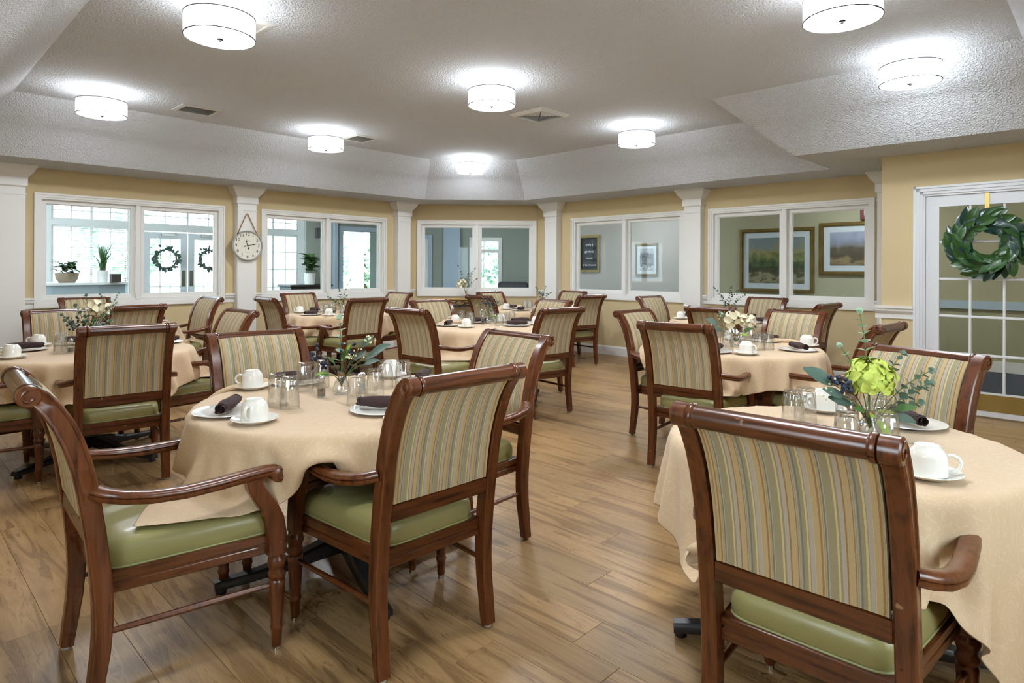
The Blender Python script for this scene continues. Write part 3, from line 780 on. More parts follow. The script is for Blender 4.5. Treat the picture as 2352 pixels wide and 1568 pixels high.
# tables: centre, radius, foot angle, chairs, short description
TABLES = {
1: (-.735, 2.815, .64, 30, 'ABDE', 'blueberry-vase table'),
2: (1.12, 2.165, .55, 78, 'CF', 'lime-hydrangea table'),
3: (1.70, 4.82, .64, 19, 'GHIJ', 'cream-peony table'),
4: (2.52, 7.36, .64, 10, 'KLMN', 'table under the framed prints'),
5: (-.18, 6.45, .64, 30, 'OPQR', 'berry-posy table'),
6: (.42, 9.30, .64, 15, 'SUVX', 'table next to the console'),
7: (-2.28, 8.30, .64, 40, ('Y','Z','AA','AB'), 'table beside the clock pillar'),
8: (-2.96, 4.43, .64, 75, ('AC','AD','AE','AF'), 'white-lily table'),
9: (-4.15, 6.42, .64, 20, ('AG','AH','AI'), 'table below the lobby window')}
for k_, f_ in (('K',1.04),('M',1.05),('N',1.04),('P',1.045),('R',1.04),('S',1.045),('U',1.045),('V',1.045),('X',1.03),('Y',1.045),('Z',1.045),('AA',1.045),('AB',1.03),('AG',1.02),('AH',1.03),('AI',1.03),('J',1.03),('D',1.02)):
    CHAIRS[k_] = (CHAIRS[k_][0]*f_, CHAIRS[k_][1]*f_, CHAIRS[k_][2])
CHAIRS['AE'] = (-3.52, 4.93, -135.0); CHAIRS['D'] = (-1.27, 3.235, -138.6); CHAIRS['J'] = (2.28, 5.177, 128.3); CHAIRS['P'] = (-.80, 6.77, -139.4)
def side_words(t):
    q = round((t-45)/90) % 4
    return {0: 'facing the clock wall', 1: 'backing onto the picture wall', 2: 'backing onto the clock wall', 3: 'facing the picture wall'}[q]
first = True
for n, (tx, ty, r_, fa, chs, desc) in TABLES.items():
    for k in chs:
        x, y, t = CHAIRS[k]
        o = CH0 if first else dup(CH0); first = False
        place(o, (x, y, 0), R(t))
        tag(o, 'striped wooden armchair %s at the %s' % (side_words(t), desc), 'chair', 'striped armchairs')

# ---------------------------------------------------------------- tables and draped cloths
ZT = .735
def build_table(r):
    root = thing('dining_table', '', 'table')
    MB().lathe([(.02, ZT-.032), (r-.018, ZT-.032), (r-.012, ZT-.026), (r-.012, ZT-.010), (r-.018, ZT-.002), (.02, ZT-.002)], 64).obj('tabletop', M['wood'], root)
    MB().lathe([(.055, .07), (.06, .10), (.042, .13), (.038, .16), (.038, ZT-.06), (.06, ZT-.05), (.16, ZT-.04), (.16, ZT-.032)], 24).obj('column', M['black_metal'], root)
    for k in range(4):
        a = k*PI/2; c, s = math.cos(a), math.sin(a)
        mb = MB()
        secs = [(.03, .036, .14, .07), (.12, .036, .125, .06), (.25, .034, .085, .042), (.40, .031, .062, .028), (.50, .028, .055, .022), (.54, .026, .05, .02)]
        rings = []
        for d, hw, zt, zb in secs:
            ring = [(d, -hw, zb), (d, hw, zb), (d, hw, zt-.012), (d, hw-.010, zt), (d, -hw+.010, zt), (d, -hw, zt-.012)]
            rings.append([(c*x-s*y, s*x+c*y, z) for x, y, z in ring])
        mb.loft(rings); ft = mb.obj('foot', M['black_metal'], root, 40)
        MB().lathe([(.02, 0), (.022, .006), (.018, .022)], 14, (c*.515, s*.515, 0)).obj('glide', M['black_metal'], ft)
    return root

def drape(tx, ty, r, size, rot, chairs, n, iters, seed):
    """position-based cloth relaxed over the table disc, seats, arms and backs; table-centred coordinates"""
    rs = np.random.RandomState(seed)
    g = np.linspace(-size/2, size/2, n); X, Y = np.meshgrid(g, g, indexing='ij')
    c, s = math.cos(rot), math.sin(rot)
    fx, fy = c*X - s*Y, s*X + c*Y
    rho = np.hypot(fx, fy) + 1e-9; th = np.arctan2(fy, fx)
    ext = np.maximum(0, rho - r)
    ang = th + .05*np.sin(9*th + rs.uniform(0, 6))*np.minimum(ext, .3)
    rr = np.where(rho < r, rho, r + .012 + .03*ext + .03*ext*np.sin(7*th + rs.uniform(0, 6)))
    zt = ZT + .004
    Z = np.where(rho < r, zt, zt - ext*.97)
    for (x, y, t) in chairs:      # over a seat the cloth folds: outwards where there is room, else tucked inwards
        a = R(t); ca, sa = math.cos(a), math.sin(a)
        dx, dy = (r+.012)*np.cos(ang)-(x-tx), (r+.012)*np.sin(ang)-(y-ty); lx, ly = ca*dx+sa*dy, -sa*dx+ca*dy
        room = math.hypot(x-tx, y-ty) - r
        rem = ext - (zt-.506)
        over = (np.abs(lx) < .26) & (ly > 0) & (ly < .60) & (rem > 0)
        Z = np.where(over, .506 + .02*np.minimum(rem, .3), Z)
        rr = np.where(over, r + .012 + (np.minimum(rem, max(.02, room-.08)) if room > .12 else -rem), rr)
    P = np.stack([rr*np.cos(ang), rr*np.sin(ang), Z], -1)
    V = np.zeros_like(P); h0 = g[1]-g[0]
    fr = []
    for (x, y, t) in chairs:
        a = R(t); q_ = math.hypot(x-tx-.53*math.sin(a), y-ty+.53*math.cos(a)); fr.append((x-tx, y-ty, math.cos(a), math.sin(a), q_ < r-.33))
    def con(A, B, L, k):
        d = B - A; l = np.sqrt((d*d).sum(-1, keepdims=True)) + 1e-9
        q = d*((l-L)/l*.5*k); A += q; B -= q
    armp = [(.262, .03), (.295, .14), (.297, .25), (.288, .42), (.283, .53)]
    for it in range(iters):
        V *= .965; V[..., 2] -= .0006
        Q = P + V
        for _ in range(2):
            for o in (0, 1):
                m = (n-1-o)//2*2
                con(Q[o:o+m:2], Q[o+1:o+1+m:2], h0, 1.0); con(Q[:, o:o+m:2], Q[:, o+1:o+1+m:2], h0, 1.0)
            for o in (0, 1):
                m = (n-1-o)//2*2
                con(Q[o:o+m:2, :-1], Q[o+1:o+1+m:2, 1:], h0*1.41421, .25); con(Q[o:o+m:2, 1:], Q[o+1:o+1+m:2, :-1], h0*1.41421, .25)
            for o in (0, 1, 2, 3):
                m = (n-2-o+3)//4
                idx = np.arange(o, n-2, 4)
                A = Q[idx]; B = Q[idx+2]; con(A, B, h0*2, .10); Q[idx] = A; Q[idx+2] = B
                A = Q[:, idx]; B = Q[:, idx+2]; con(A, B, h0*2, .10); Q[:, idx] = A; Q[:, idx+2] = B
        # table disc
        ro = np.hypot(Q[..., 0], Q[..., 1]); zz = Q[..., 2]
        under = (ro < r+.006) & (zz < zt)
        top = under & ((zt-zz < .03) | (ro < r-.05))
        edge = under & ~top
        Q[..., 2] = np.where(top, zt, zz)
        k = np.where(edge, (r+.006)/np.maximum(ro, 1e-6), 1.0)
        Q[..., 0] *= k; Q[..., 1] *= k
        for (cx, cy_, ca, sa, arms) in fr:
            dx, dy = Q[..., 0]-cx, Q[..., 1]-cy_
            lx, ly, lz = ca*dx+sa*dy, -sa*dx+ca*dy, Q[..., 2].copy()
            seat = (np.abs(lx) < .262) & (ly > .0) & (ly < .566) & (lz < .502) & (lz > .36)
            lz = np.where(seat, .502, lz)
            side = (np.abs(lx) < .275) & (ly > .0) & (ly < .578) & (lz <= .36) & (lz > .0)
            ly = np.where(side & (ly > .5), .580, ly)
            bk = (np.abs(lx) < .262) & (ly < .055) & (ly > -.12) & (lz < .75) & (lz > .3)
            ly = np.where(bk, .055, ly)
            if arms:
                for sg in (-1, 1):
                    ax = sg*np.interp(np.clip(ly, .01, .56), [p_[1] for p_ in armp], [p_[0] for p_ in armp])
                    hit = (np.abs(lx-ax) < .036) & (ly > 0) & (ly < .565) & (lz < .662) & (lz > .30)
                    lz = np.where(hit, np.minimum(lz+.02, .662), lz)
            Q[..., 0] = cx + ca*lx - sa*ly; Q[..., 1] = cy_ + sa*lx + ca*ly; Q[..., 2] = lz
        np.maximum(Q[..., 2], .02, out=Q[..., 2])
        V = Q - P
        V[top] *= .3
        np.clip(V, -.02, .02, out=V)
        P = Q
    return P
def cloth_object(n, tx, ty, r, size, rot, chairs, res, iters, seed, label):
    P = drape(tx, ty, r, size, rot, chairs, res, iters, seed)
    vs = P.reshape(-1, 3).tolist(); fs = []
    for i in range(res-1):
        for j in range(res-1): fs.append((i*res+j, (i+1)*res+j, (i+1)*res+j+1, i*res+j+1))
    me = bpy.data.meshes.new('tablecloth'); me.from_pydata(vs, [], fs); me.materials.append(M['cloth'])
    me.polygons.foreach_set('use_smooth', [True]*len(fs))
    uv = me.uv_layers.new(name='UVMap'); uvs = []
    for f in fs:
        for i in f: uvs += [(i//res)/(res-1)*size, (i % res)/(res-1)*size]
    uv.data.foreach_set('uv', uvs); me.update()
    o = link('tablecloth', me); o.location = (tx, ty, 0)
    so = o.modifiers.new('thickness', 'SOLIDIFY'); so.thickness = .0018; so.offset = 1
    ss = o.modifiers.new('smooth', 'SUBSURF'); ss.levels = 1; ss.render_levels = 1
    tag(o, label, 'tablecloth', 'beige tablecloths'); return o
CLOTH = {1: (1.58, 15, 57, 260), 2: (1.62, -12, 57, 260), 3: (1.68, 2, 49, 220), 4: (1.72, 20, 39, 170), 5: (1.70, 8, 45, 190), 6: (1.72, 0, 39, 160), 7: (1.72, 0, 43, 190), 8: (1.70, 5, 49, 220), 9: (1.72, 12, 39, 160)}
TB = {}
for n, (tx, ty, r_, fa, chs, desc) in TABLES.items():
    if r_ not in TB: TB[r_] = build_table(r_); o = TB[r_]
    else: o = dup(TB[r_])
    place(o, (tx, ty, 0), R(fa)); tag(o, 'round cloth-covered pedestal table: the %s' % desc, 'table', 'round dining tables')
    sz, rt, res, its = CLOTH[n]
    cl = [CHAIRS[k] for k in chs]
    cloth_object(n, tx, ty, r_, sz, R(rt), cl, res, its, n, 'beige damask tablecloth draped over the %s' % desc)
ZTT = ZT + .0065          # top of the cloth

# ---------------------------------------------------------------- tableware prototypes
def lathe_obj(name, prof, n, mat, parent=None, mod=None, smooth=40): return MB().lathe(prof, n, mod=mod).obj(name, mat, parent, smooth)
def build_plate():
    return MB().lathe([(.002, .004), (.055, .004), (.058, 0), (.062, .003), (.095, .014), (.099, .017), (.097, .0185), (.062, .0085), (.05, .0065), (.002, .0065)], 40).obj('side_plate', M['ceramic'], smooth=60)
def build_saucer():
    return MB().lathe([(.002, .003), (.04, .003), (.042, 0), (.046, .003), (.072, .013), (.076, .016), (.0745, .0175), (.048, .008), (.034, .0065), (.002, .0065)], 40).obj('saucer', M['ceramic'], smooth=60)
def build_cup():   # stands upside down
    o = thing('coffee_cup', '', 'cup')
    MB().lathe([(.0405, 0), (.0435, .0005), (.043, .012), (.0415, .045), (.0395, .052), (.034, .060), (.029, .066), (.0275, .070), (.0255, .0695), (.024, .067), (.001, .066), (.001, .062), (.028, .060), (.037, .048), (.040, .010), (.0405, 0)], 36, cap=False).obj('cup_body', M['ceramic'], o, 50)
    mb = MB(); pts = [(.041, 0, .050), (.052, 0, .052), (.063, 0, .047), (.068, 0, .036), (.065, 0, .024), (.056, 0, .015), (.043, 0, .011)]
    rings = []
    for i, p_ in enumerate(pts):
        a = Vector(pts[max(0, i-1)]); b = Vector(pts[min(len(pts)-1, i+1)]); t = (b-a).normalized(); nn = Vector((t.z, 0, -t.x)); c = Vector(p_)
        rings.append([tuple(c + nn*(.0045*math.cos(q*PI/4)) + Vector((0, .0062*math.sin(q*PI/4), 0))) for q in range(8)])
    mb.loft(rings); mb.obj('cup_handle', M['ceramic'], o, 180)
    return o
def build_tumbler():   # upside down, ribbed
    H = .122
    prof = [(.0375, 0), (.0372, .03), (.0355, .07), (.0325, .108), (.030, .114), (.0305, .118), (.029, H), (.020, H-.002), (.004, H-.004), (.004, H-.016), (.022, H-.016), (.027, H-.024), (.0325, .07), (.0345, .03), (.0355, 0.0002)]
    mod = lambda a, k, z: (1 - .06*(.5+.5*math.cos(a*10))) if 2 <= k <= 4 else 1
    return MB().lathe(prof + [(.0375, 0)], 40, mod=mod, cap=False).obj('glass_tumbler', M['glass'], smooth=60)
def build_napkin():
    rg = random.Random(3); mb = MB(); rings = []
    n = 18; L = .19
    for i in range(13):
        t = i/12; x = (t-.5)*L; r = .021*(1 - .10*math.cos(t*7)) * (1 - .22*abs(2*t-1)**3)
        rings.append([(x + .004*math.sin(j*1.7), r*1.15*math.cos(2*PI*j/n) + .002*math.sin(3*t+j), .021 + r*.92*math.sin(2*PI*j/n) + .0015*math.sin(j*2+t*9)) for j in range(n)])
    mb.loft(rings, cap=False)
    # rolled layers seen at both ends
    for sx in (-1, 1):
        for k, rr in enumerate((.0155, .0105, .006)):
            rr_ = rr*.9
            mb.loft([[(sx*(L/2-.001-dx), rr_*1.1*math.cos(2*PI*j/n), .021+rr_*math.sin(2*PI*j/n)) for j in range(n)] for dx in (0.002*k, .02)], cap=False)
        mb.add([(sx*(L/2-.012), .02*math.cos(2*PI*j/n), .021+.018*math.sin(2*PI*j/n)) for j in range(n)], [tuple(range(n))])
    # loose flap along the roll
    mb.loft([[(x, .020, .016), (x, .023, .006), (x, .019, .001), (x, .012, .001), (x, .013, .004), (x, .018, .008)] for x in (-L*.42, 0, L*.42)])
    return mb.obj('rolled_napkin', M['napkin'], smooth=180)
def build_shaker(kind):
    o = thing(kind+'_shaker', '', 'shaker')
    oct_ = lambda a, k, z: 1.0
    MB().lathe([(.001, 0), (.0195, 0), (.0205, .004), (.0205, .062), (.015, .072), (.0135, .080), (.0135, .083), (.0115, .083), (.0115, .074), (.0175, .062), (.0175, .006), (.001, .005)], 8, cap=False).obj('glass_body', M['glass'], o, 30)
    hgt = .036 if kind == 'pepper' else .05
    MB().lathe([(.0168, .0065), (.0168, hgt)], 8).obj('contents', M[kind], o, 30)
    MB().lathe([(.0145, .080), (.0155, .084), (.015, .092), (.010, .098), (.002, .0995)], 18).obj('metal_cap', M['chrome'], o, 50)
    return o
def build_vase(H=.105, bulb=.04):
    o = thing('bud_vase', '', 'vase')
    prof = [(.001, 0), (bulb*.86, 0), (bulb, .012), (bulb*.98, .03), (bulb*.72, .058), (.017, H*.74), (.0155, H*.82), (.019, H), (.0175, H), (.0135, H*.82), (.015, H*.72), (bulb*.66, .056), (bulb*.92, .03), (bulb*.9, .012), (.001, .006)]
    MB().lathe(prof, 28, mod=lambda a, k, z: 1 + (.03*math.cos(a*9) if z < .06 else 0), cap=False).obj('glass_body', M['glass'], o, 60)
    mb = MB(); 
    for k in range(3): mb.lathe([(.0165, H*.78+k*.004), (.0185, H*.78+k*.004+.002), (.0165, H*.78+k*.004+.004)], 16, cap=False)
    mb.tube([(.018, 0, H*.79), (.026, .004, H*.72), (.03, .008, H*.55)], .0012, 5); mb.tube([(.018, 0, H*.79), (.024, -.006, H*.70), (.026, -.010, H*.58)], .0012, 5)
    mb.obj('twine', M['rope'], o)
    return o
PROTO = {'plate': build_plate(), 'saucer': build_saucer(), 'cup': build_cup(), 'tumbler': build_tumbler(), 'napkin': build_napkin(), 'pepper': build_shaker('pepper'), 'salt': build_shaker('salt'), 'vase': build_vase()}
USED = set()
SIZE = {'plate': 1.36, 'saucer': 1.14, 'cup': 1.15, 'tumbler': 1.08, 'napkin': 1.12}
def use(kind, loc, rz, label, cat, group):
    o = PROTO[kind] if kind not in USED else dup(PROTO[kind]); USED.add(kind)
    place(o, loc, rz); k_ = SIZE.get(kind, 1); o.scale = (k_, k_, k_*(.56 if kind == 'plate' else 1)); tag(o, label, cat, group); return o

# unprojection of a picture point on the photo's calibrated camera onto a table plane (only used to lay the measured settings)
def tabpt(px, py, z=None):
    u, v = px-1176, py-HORIZON; a = (u + v*ROLL)/FPX; b = (v - u*ROLL)/FPX
    Y = (CAM_H - (ZTT if z is None else z))/b; return (a*Y, Y)
RADII = {'plate': .136, 'saucer': .089, 'tumbler': .0425, 'pepper': .023, 'salt': .023, 'vase': .043}
def declutter(items, tx, ty, r):
    """items: [kind, x, y, ...]; push overlapping circles apart, keep them on the table"""
    for _ in range(120):
        moved = False
        for i in range(len(items)):
            for j in range(i):
                A, B = items[i], items[j]; dx, dy = A[1]-B[1], A[2]-B[2]; d = math.hypot(dx, dy) or 1e-6
                need = RADII[A[0]] + RADII[B[0]] + .002 - d
                if need > 0:
                    moved = True; wa = RADII[B[0]]/(RADII[A[0]]+RADII[B[0]]); dx /= d; dy /= d
                    A[1] += dx*need*wa; A[2] += dy*need*wa; B[1] -= dx*need*(1-wa); B[2] -= dy*need*(1-wa)
        for A in items:
            d = math.hypot(A[1]-tx, A[2]-ty); m_ = r + .012 - RADII[A[0]]
            if d > m_: A[1] = tx + (A[1]-tx)*m_/d; A[2] = ty + (A[2]-ty)*m_/d
        if not moved: break
SET = {
1: [(tabpt(526, 948), R(97), tabpt(584, 969), R(-95)), (tabpt(662, 877), R(5), tabpt(559, 886), R(190)), (tabpt(880, 943), R(-3), (-.40, 2.38), R(-40)), (tabpt(993, 864), R(86), tabpt(958, 853), R(60))],
2: [(tabpt(2094, 972), R(-92), tabpt(1892, 944), R(190)), ((.90, 1.92), R(20), tabpt(2130, 1094), R(-35))],
3: [(tabpt(1645, 809), R(40), tabpt(1702, 813), R(-55)), (tabpt(1834, 805), R(-85), tabpt(1868, 796), R(-15)), (tabpt(1752, 783), R(-5), tabpt(1690, 780), R(120)), ((1.36, 5.10), R(10), (1.24, 4.94), R(200))],
5: [(tabpt(1030, 748), R(82), tabpt(1071, 752), R(-95)), (tabpt(1053, 737), R(0), tabpt(1012, 737), R(190)), (tabpt(1186, 748.5), R(-4), tabpt(1231, 746), R(-20)), (tabpt(1203, 738), R(30), tabpt(1179, 734), R(60))],
8: [(tabpt(58, 805), R(30), tabpt(27, 823), R(200)), (tabpt(150, 787), R(0), tabpt(78, 793), R(190)), (tabpt(410, 784), R(30), (-2.72, 4.86), R(60)), ((-2.62, 4.10), R(10), (-2.48, 4.26), R(0))]}
GL1 = [(638, 930), (665, 936), (699, 896), (738, 888), (819, 929), (862, 913), (898, 889), (927, 886)]
GLP = [(x_-(-.75), y_-2.78) for x_, y_ in [tabpt(*p_) for p_ in GL1]]
GL = {1: [tabpt(*p_) for p_ in GL1],
      2: [tabpt(1949, 1040), tabpt(2030, 1040), tabpt(1950, 993), tabpt(2022, 990), (1.06, 2.36), (1.13, 2.41)],
      3: [tabpt(1645, 802), tabpt(1671, 804), tabpt(1727, 786), tabpt(1746, 804), tabpt(1763, 803), tabpt(1718, 780)],
      5: [tabpt(1071, 739), tabpt(1086, 742), tabpt(1083, 747), tabpt(1098, 737.5), tabpt(1149, 748), tabpt(1166, 746), tabpt(1161, 738), tabpt(1148, 738)],
      8: [tabpt(139, 807), tabpt(143, 812), (-3.02, 4.56), (-2.95, 4.60), (-2.72, 4.40), (-2.66, 4.48)]}
VASE = {1: tabpt(784, 904), 2: tabpt(1992, 1004), 3: tabpt(1689, 796), 5: tabpt(1122, 743), 8: (-2.98, 4.42)}
PEP = {1: tabpt(738, 912), 2: tabpt(1984, 1037), 3: tabpt(1680, 790), 5: tabpt(1109, 744.5), 8: (-3.03, 4.28)}
SAL = {1: tabpt(832, 903), 2: (1.30, 2.22), 3: tabpt(1702, 792), 5: tabpt(1136, 743), 8: (-2.88, 4.26)}
SEATS = {1: 'ADBE', 2: 'FC', 3: 'HGJI', 5: 'OPQR', 8: ('AF', 'AE', 'AD', 'AC')}
for n, (tx, ty, r_, fa, chs, desc) in TABLES.items():
    items = []
    if n in SET:
        for (P, na, Cq, ha), k in zip(SET[n], SEATS[n]):
            items += [['plate', P[0], P[1], na, k], ['saucer', Cq[0], Cq[1], ha, k]]
    else:
        for k in chs:
            x, y, t = CHAIRS[k]; a = math.atan2(y-ty, x-tx); ca = a + .58
            items += [['plate', tx + (r_-.17)*math.cos(a), ty + (r_-.17)*math.sin(a), a + RNG.uniform(-.4, .4), k],
                      ['saucer', tx + (r_-.12)*math.cos(ca), ty + (r_-.12)*math.sin(ca), a + RNG.uniform(-1, 1), k]]
    gl = GL.get(n) or [(tx + dx*.85 + RNG.uniform(-.008, .008), ty + dy*.85 + RNG.uniform(-.008, .008)) for dx, dy in GLP]
    items += [['tumbler', g_[0], g_[1], RNG.uniform(0, 3), None] for g_ in gl]
    pv = VASE.get(n) or (tx+.02, ty+.02); pp = PEP.get(n) or (tx-.06, ty-.04); ps = SAL.get(n) or (tx+.10, ty-.02)
    items += [['vase', pv[0], pv[1], 0, None], ['pepper', pp[0], pp[1], 0, None], ['salt', ps[0], ps[1], 0, None]]
    declutter(items, tx, ty, r_)
    for kind, x, y, rot, k in items:
        seat = ('%s, %s' % (side_words(CHAIRS[k][2]), desc)) if k else ''
        if kind == 'plate':
            use('plate', (x, y, ZTT), 0, 'white side plate at the seat ' + seat, 'plate', 'side plates')
            use('napkin', (x, y, ZTT+.0142), rot, 'rolled plum napkin at the seat ' + seat, 'napkin', 'rolled napkins')
        elif kind == 'saucer':
            use('saucer', (x, y, ZTT), 0, 'white cup saucer at the seat ' + seat, 'saucer', 'saucers')
            use('cup', (x, y, ZTT+.0094), rot, 'upturned white cup at the seat ' + seat, 'cup', 'coffee cups')
        elif kind == 'tumbler': use('tumbler', (x, y, ZTT), rot, 'clear ribbed tumbler standing upside down, %s' % desc, 'glass', 'upturned tumblers')
        elif kind == 'vase': VASE[n] = (x, y); use('vase', (x, y, ZTT), 1.0, 'small clear bud vase tied with twine, %s' % desc, 'vase', 'bud vases')
        else: use(kind, (x, y, ZTT), 0, 'glass %s shaker with chrome cap, %s' % (kind, desc), kind + ' shaker', kind + ' shakers')

# ---------------------------------------------------------------- bouquets
LEAF = {k: leafmesh('leaf', .028, .027, M[k], .2, .1, 4) for k in ('euc', 'euc_pale')}
LEAF['euc_pale'] = leafmesh('leaf', .036, .036, M['euc_pale'], .2, .1, 4)
LEAF['leaf_grey'] = leafmesh('leaf', .06, .03, M['leaf_grey'], .25, .2, 5)
LEAF['leaf_mid'] = leafmesh('leaf', .045, .02, M['leaf_mid'], .25, .2, 5)
LEAF['leaf_lime'] = leafmesh('leaf', .045, .02, M['leaf_lime'], .25, .3, 5)
LEAF['leaf_navy'] = leafmesh('leaf', .05, .022, M['leaf_navy'], .25, .2, 5)
LEAF['petal_lime'] = leafmesh('petal', .036, .036, M['petal_lime'], .5, .35, 4)
LEAF['petal_cream'] = leafmesh('petal', .042, .036, M['petal_cream'], .6, -.2, 4)
BER = {k: MB().sphere((0, 0, 0), r_, 8, 6).mesh('berry', M[k], 180) for k, r_ in (('berry', .0065), ('berry_cream', .0035))}
def orient(pos, d, nrm, s):
    d = Vector(d).normalized(); nrm = Vector(nrm); x = d.cross(nrm)
    if x.length < 1e-4: x = d.orthogonal()
    x.normalize(); z = x.cross(d)
    return Matrix.Translation(Vector(pos)) @ Matrix((x, d, z)).transposed().to_4x4() @ Matrix.Scale(s, 4)
class Bouquet:
    def __init__(s, loc, label, detail, seed, group='table bouquets', name='flower_bouquet', cat='flowers'):
        s.root = thing(name, label, cat, loc, 0, group); s.root.scale = (1.22, 1.22, 1.22); s.det = detail; s.r = random.Random(seed); s.acc = {}
    def piece(s, name, mesh, mat4):
        if s.det:
            o = link(name, mesh, s.root); o.matrix_local = mat4
        else:
            mb, mt = s.acc.setdefault(mesh.name, (MB(), mesh.materials[0]))
            mb.add([tuple(mat4 @ v.co) for v in mesh.vertices], [tuple(p_.vertices) for p_ in mesh.polygons])
    def stem(s, pts, r=.0018, mat='stem'): MB().tube(pts, r, 5).obj('stem', M[mat], s.root)
    def curve(s, tip, base=(0, 0, -.052), bend=.3):
        b, t = Vector(base), Vector(tip); c = Vector((t.x*bend, t.y*bend, t.z*.6)); return [b*(1-q)**2 + c*2*q*(1-q) + t*q*q for q in [i/7 for i in range(8)]]
    def sprig(s, tip, kind, n, size, start=.35, bend=.3, pair=True, mat='stem'):
        pts = s.curve(tip, bend=bend); s.stem(pts, .0016, mat)
        for i in range(n):
            q = start + (1-start)*i/max(1, n-1); f = q*7; k = min(6, int(f)); p_ = pts[k].lerp(pts[k+1], f-k); t = (pts[k+1]-pts[k]).normalized()
            a = s.r.uniform(0, 6.28) if not pair else i*1.57 + s.r.uniform(-.3, .3)
            o1 = t.orthogonal().normalized(); o2 = t.cross(o1)
            for sg in ((1, -1) if pair else (1,)):
                d = (o1*math.cos(a) + o2*math.sin(a))*sg + t*s.r.uniform(.3, .8)
                s.piece('leaf', LEAF[kind], orient(p_, d, t + Vector((0, 0, .4)), size*s.r.uniform(.8, 1.15)*(1.15-.5*q)))
        s.piece('leaf', LEAF[kind], orient(pts[-1], pts[-1]-pts[-2], (0, -1, .3), size*.7))
    def berries(s, c, kind, n, spread, stems=True):
        if stems: s.stem(s.curve(c), .0015, 'bark')
        for _ in range(n):
            p_ = Vector(c) + Vector((s.r.gauss(0, spread), s.r.gauss(0, spread), s.r.gauss(0, spread*.8)))
            s.piece('berry', BER[kind], Matrix.Translation(p_))
    def bloom(s, c, kind, n, rad, ps=1.0):
        s.stem(s.curve(c), .0022)
        c = Vector(c)
        for i in range(n):
            z = 1 - 1.5*(i+.5)/n; a = i*2.39996; q = math.sqrt(max(0, 1-z*z)); nrm = Vector((q*math.cos(a), q*math.sin(a), z))
            t = nrm.orthogonal().normalized(); t.rotate(Matrix.Rotation(s.r.uniform(0, 6.28), 3, nrm))
            s.piece('petal', LEAF[kind], orient(c + nrm*rad*s.r.uniform(.68, .92) - t*.012, t + nrm*s.r.uniform(.1, .5), nrm, rad/.045*ps*s.r.uniform(.8, 1.2)))
    def done(s):
        for k, (mb, mt) in s.acc.items(): mb.obj({'l': 'foliage', 'p': 'petals', 'b': 'berries'}[k[0]], mt, s.root, 180)
def vz(n, h=.098): return (VASE[n][0], VASE[n][1], ZTT + h)
D = 'standing in the bud vase, %s'
b = Bouquet(vz(1), 'blueberry sprigs, eucalyptus and broad grey leaves in a bud vase', 1, 1)
b.sprig((-.01, .01, .20), 'euc_pale', 7, .9, .3, .2)
b.berries((-.085, -.02, .07), 'berry', 12, .016); b.berries((.04, .0, .09), 'berry', 9, .014); b.berries((-.06, -.01, .035), 'berry', 7, .012)
b.berries((.11, -.02, .125), 'berry_cream', 12, .014); b.berries((.05, -.03, .07), 'berry_cream', 14, .016)
for tip, kind, sz in (((.16, .0, .10), 'leaf_grey', 1.35), ((.12, .02, .07), 'leaf_grey', 1.2), ((.10, .03, .13), 'leaf_grey', 1.1), ((.13, -.03, .05), 'leaf_grey', 1.0), ((.02, -.04, .07), 'leaf_mid', 1.2), ((-.02, -.05, .05), 'leaf_mid', 1.1), ((.06, .04, .06), 'leaf_grey', 1.0), ((-.07, -.03, .0), 'leaf_lime', .9), ((-.05, -.05, -.005), 'leaf_mid', 1.0), ((.03, -.02, .10), 'leaf_lime', .9)):
    q = Vector(tip); b.stem(b.curve(q*.75), .0014); b.piece('leaf', LEAF[kind], orient(q*.7, q + Vector((0, 0, .01)), (0, -.6, .8), sz))
b.done()
b = Bouquet(vz(2), 'lime green hydrangea with eucalyptus and blueberries in a bud vase', 1, 2)
b.bloom((.0, .0, .085), 'petal_lime', 90, .066, .55)
b.sprig((.0, .05, .27), 'euc_pale', 9, .85, .35, .1); b.sprig((-.05, .06, .17), 'euc_pale', 5, .7, .45, .2)
b.sprig((.19, .03, .07), 'euc', 9, 1.0, .45, .5); b.sprig((.14, .0, .02), 'euc', 6, 1.0, .45, .6); b.sprig((.13, .06, .15), 'euc', 7, 1.0, .4, .3); b.sprig((.17, .0, .11), 'euc', 6, .9, .5, .4)
b.berries((-.09, -.01, .085), 'berry', 18, .015); b.berries((-.075, -.02, .06), 'berry', 10, .012); b.berries((-.12, -.01, .06), 'berry_cream', 8, .02)
for tip, kind, sz in (((-.15, .0, .10), 'leaf_grey', 1.5), ((-.12, -.02, .055), 'leaf_grey', 1.0), ((-.05, -.05, .01), 'leaf_mid', 1.2), ((.07, -.05, .015), 'leaf_mid', 1.2), ((.05, -.06, -.01), 'leaf_grey', 1.0), ((.0, -.06, -.03), 'leaf_lime', 1.25), ((-.03, -.07, .0), 'leaf_lime', .9), ((-.07, .0, .02), 'leaf_grey', 1.1)):
    q = Vector(tip); b.stem(b.curve(q*.75), .0014); b.piece('leaf', LEAF[kind], orient(q*.7, q + Vector((0, 0, .01)), (0, -.8, .6), sz))
b.done()
b = Bouquet(vz(3), 'cream peonies with round grey leaves in a bud vase', 1, 3)
b.bloom((.0, -.01, .08), 'petal_cream', 22, .05); b.bloom((.085, .0, .075), 'petal_cream', 16, .038)
b.sprig((.12, .0, .04), 'euc', 6, 1.0, .4, .5); b.sprig((.02, .03, .16), 'euc', 5, .9, .5, .2); b.berries((-.03, .0, .14), 'berry', 7, .013); b.berries((-.09, 0, .12), 'berry_cream', 12, .016)
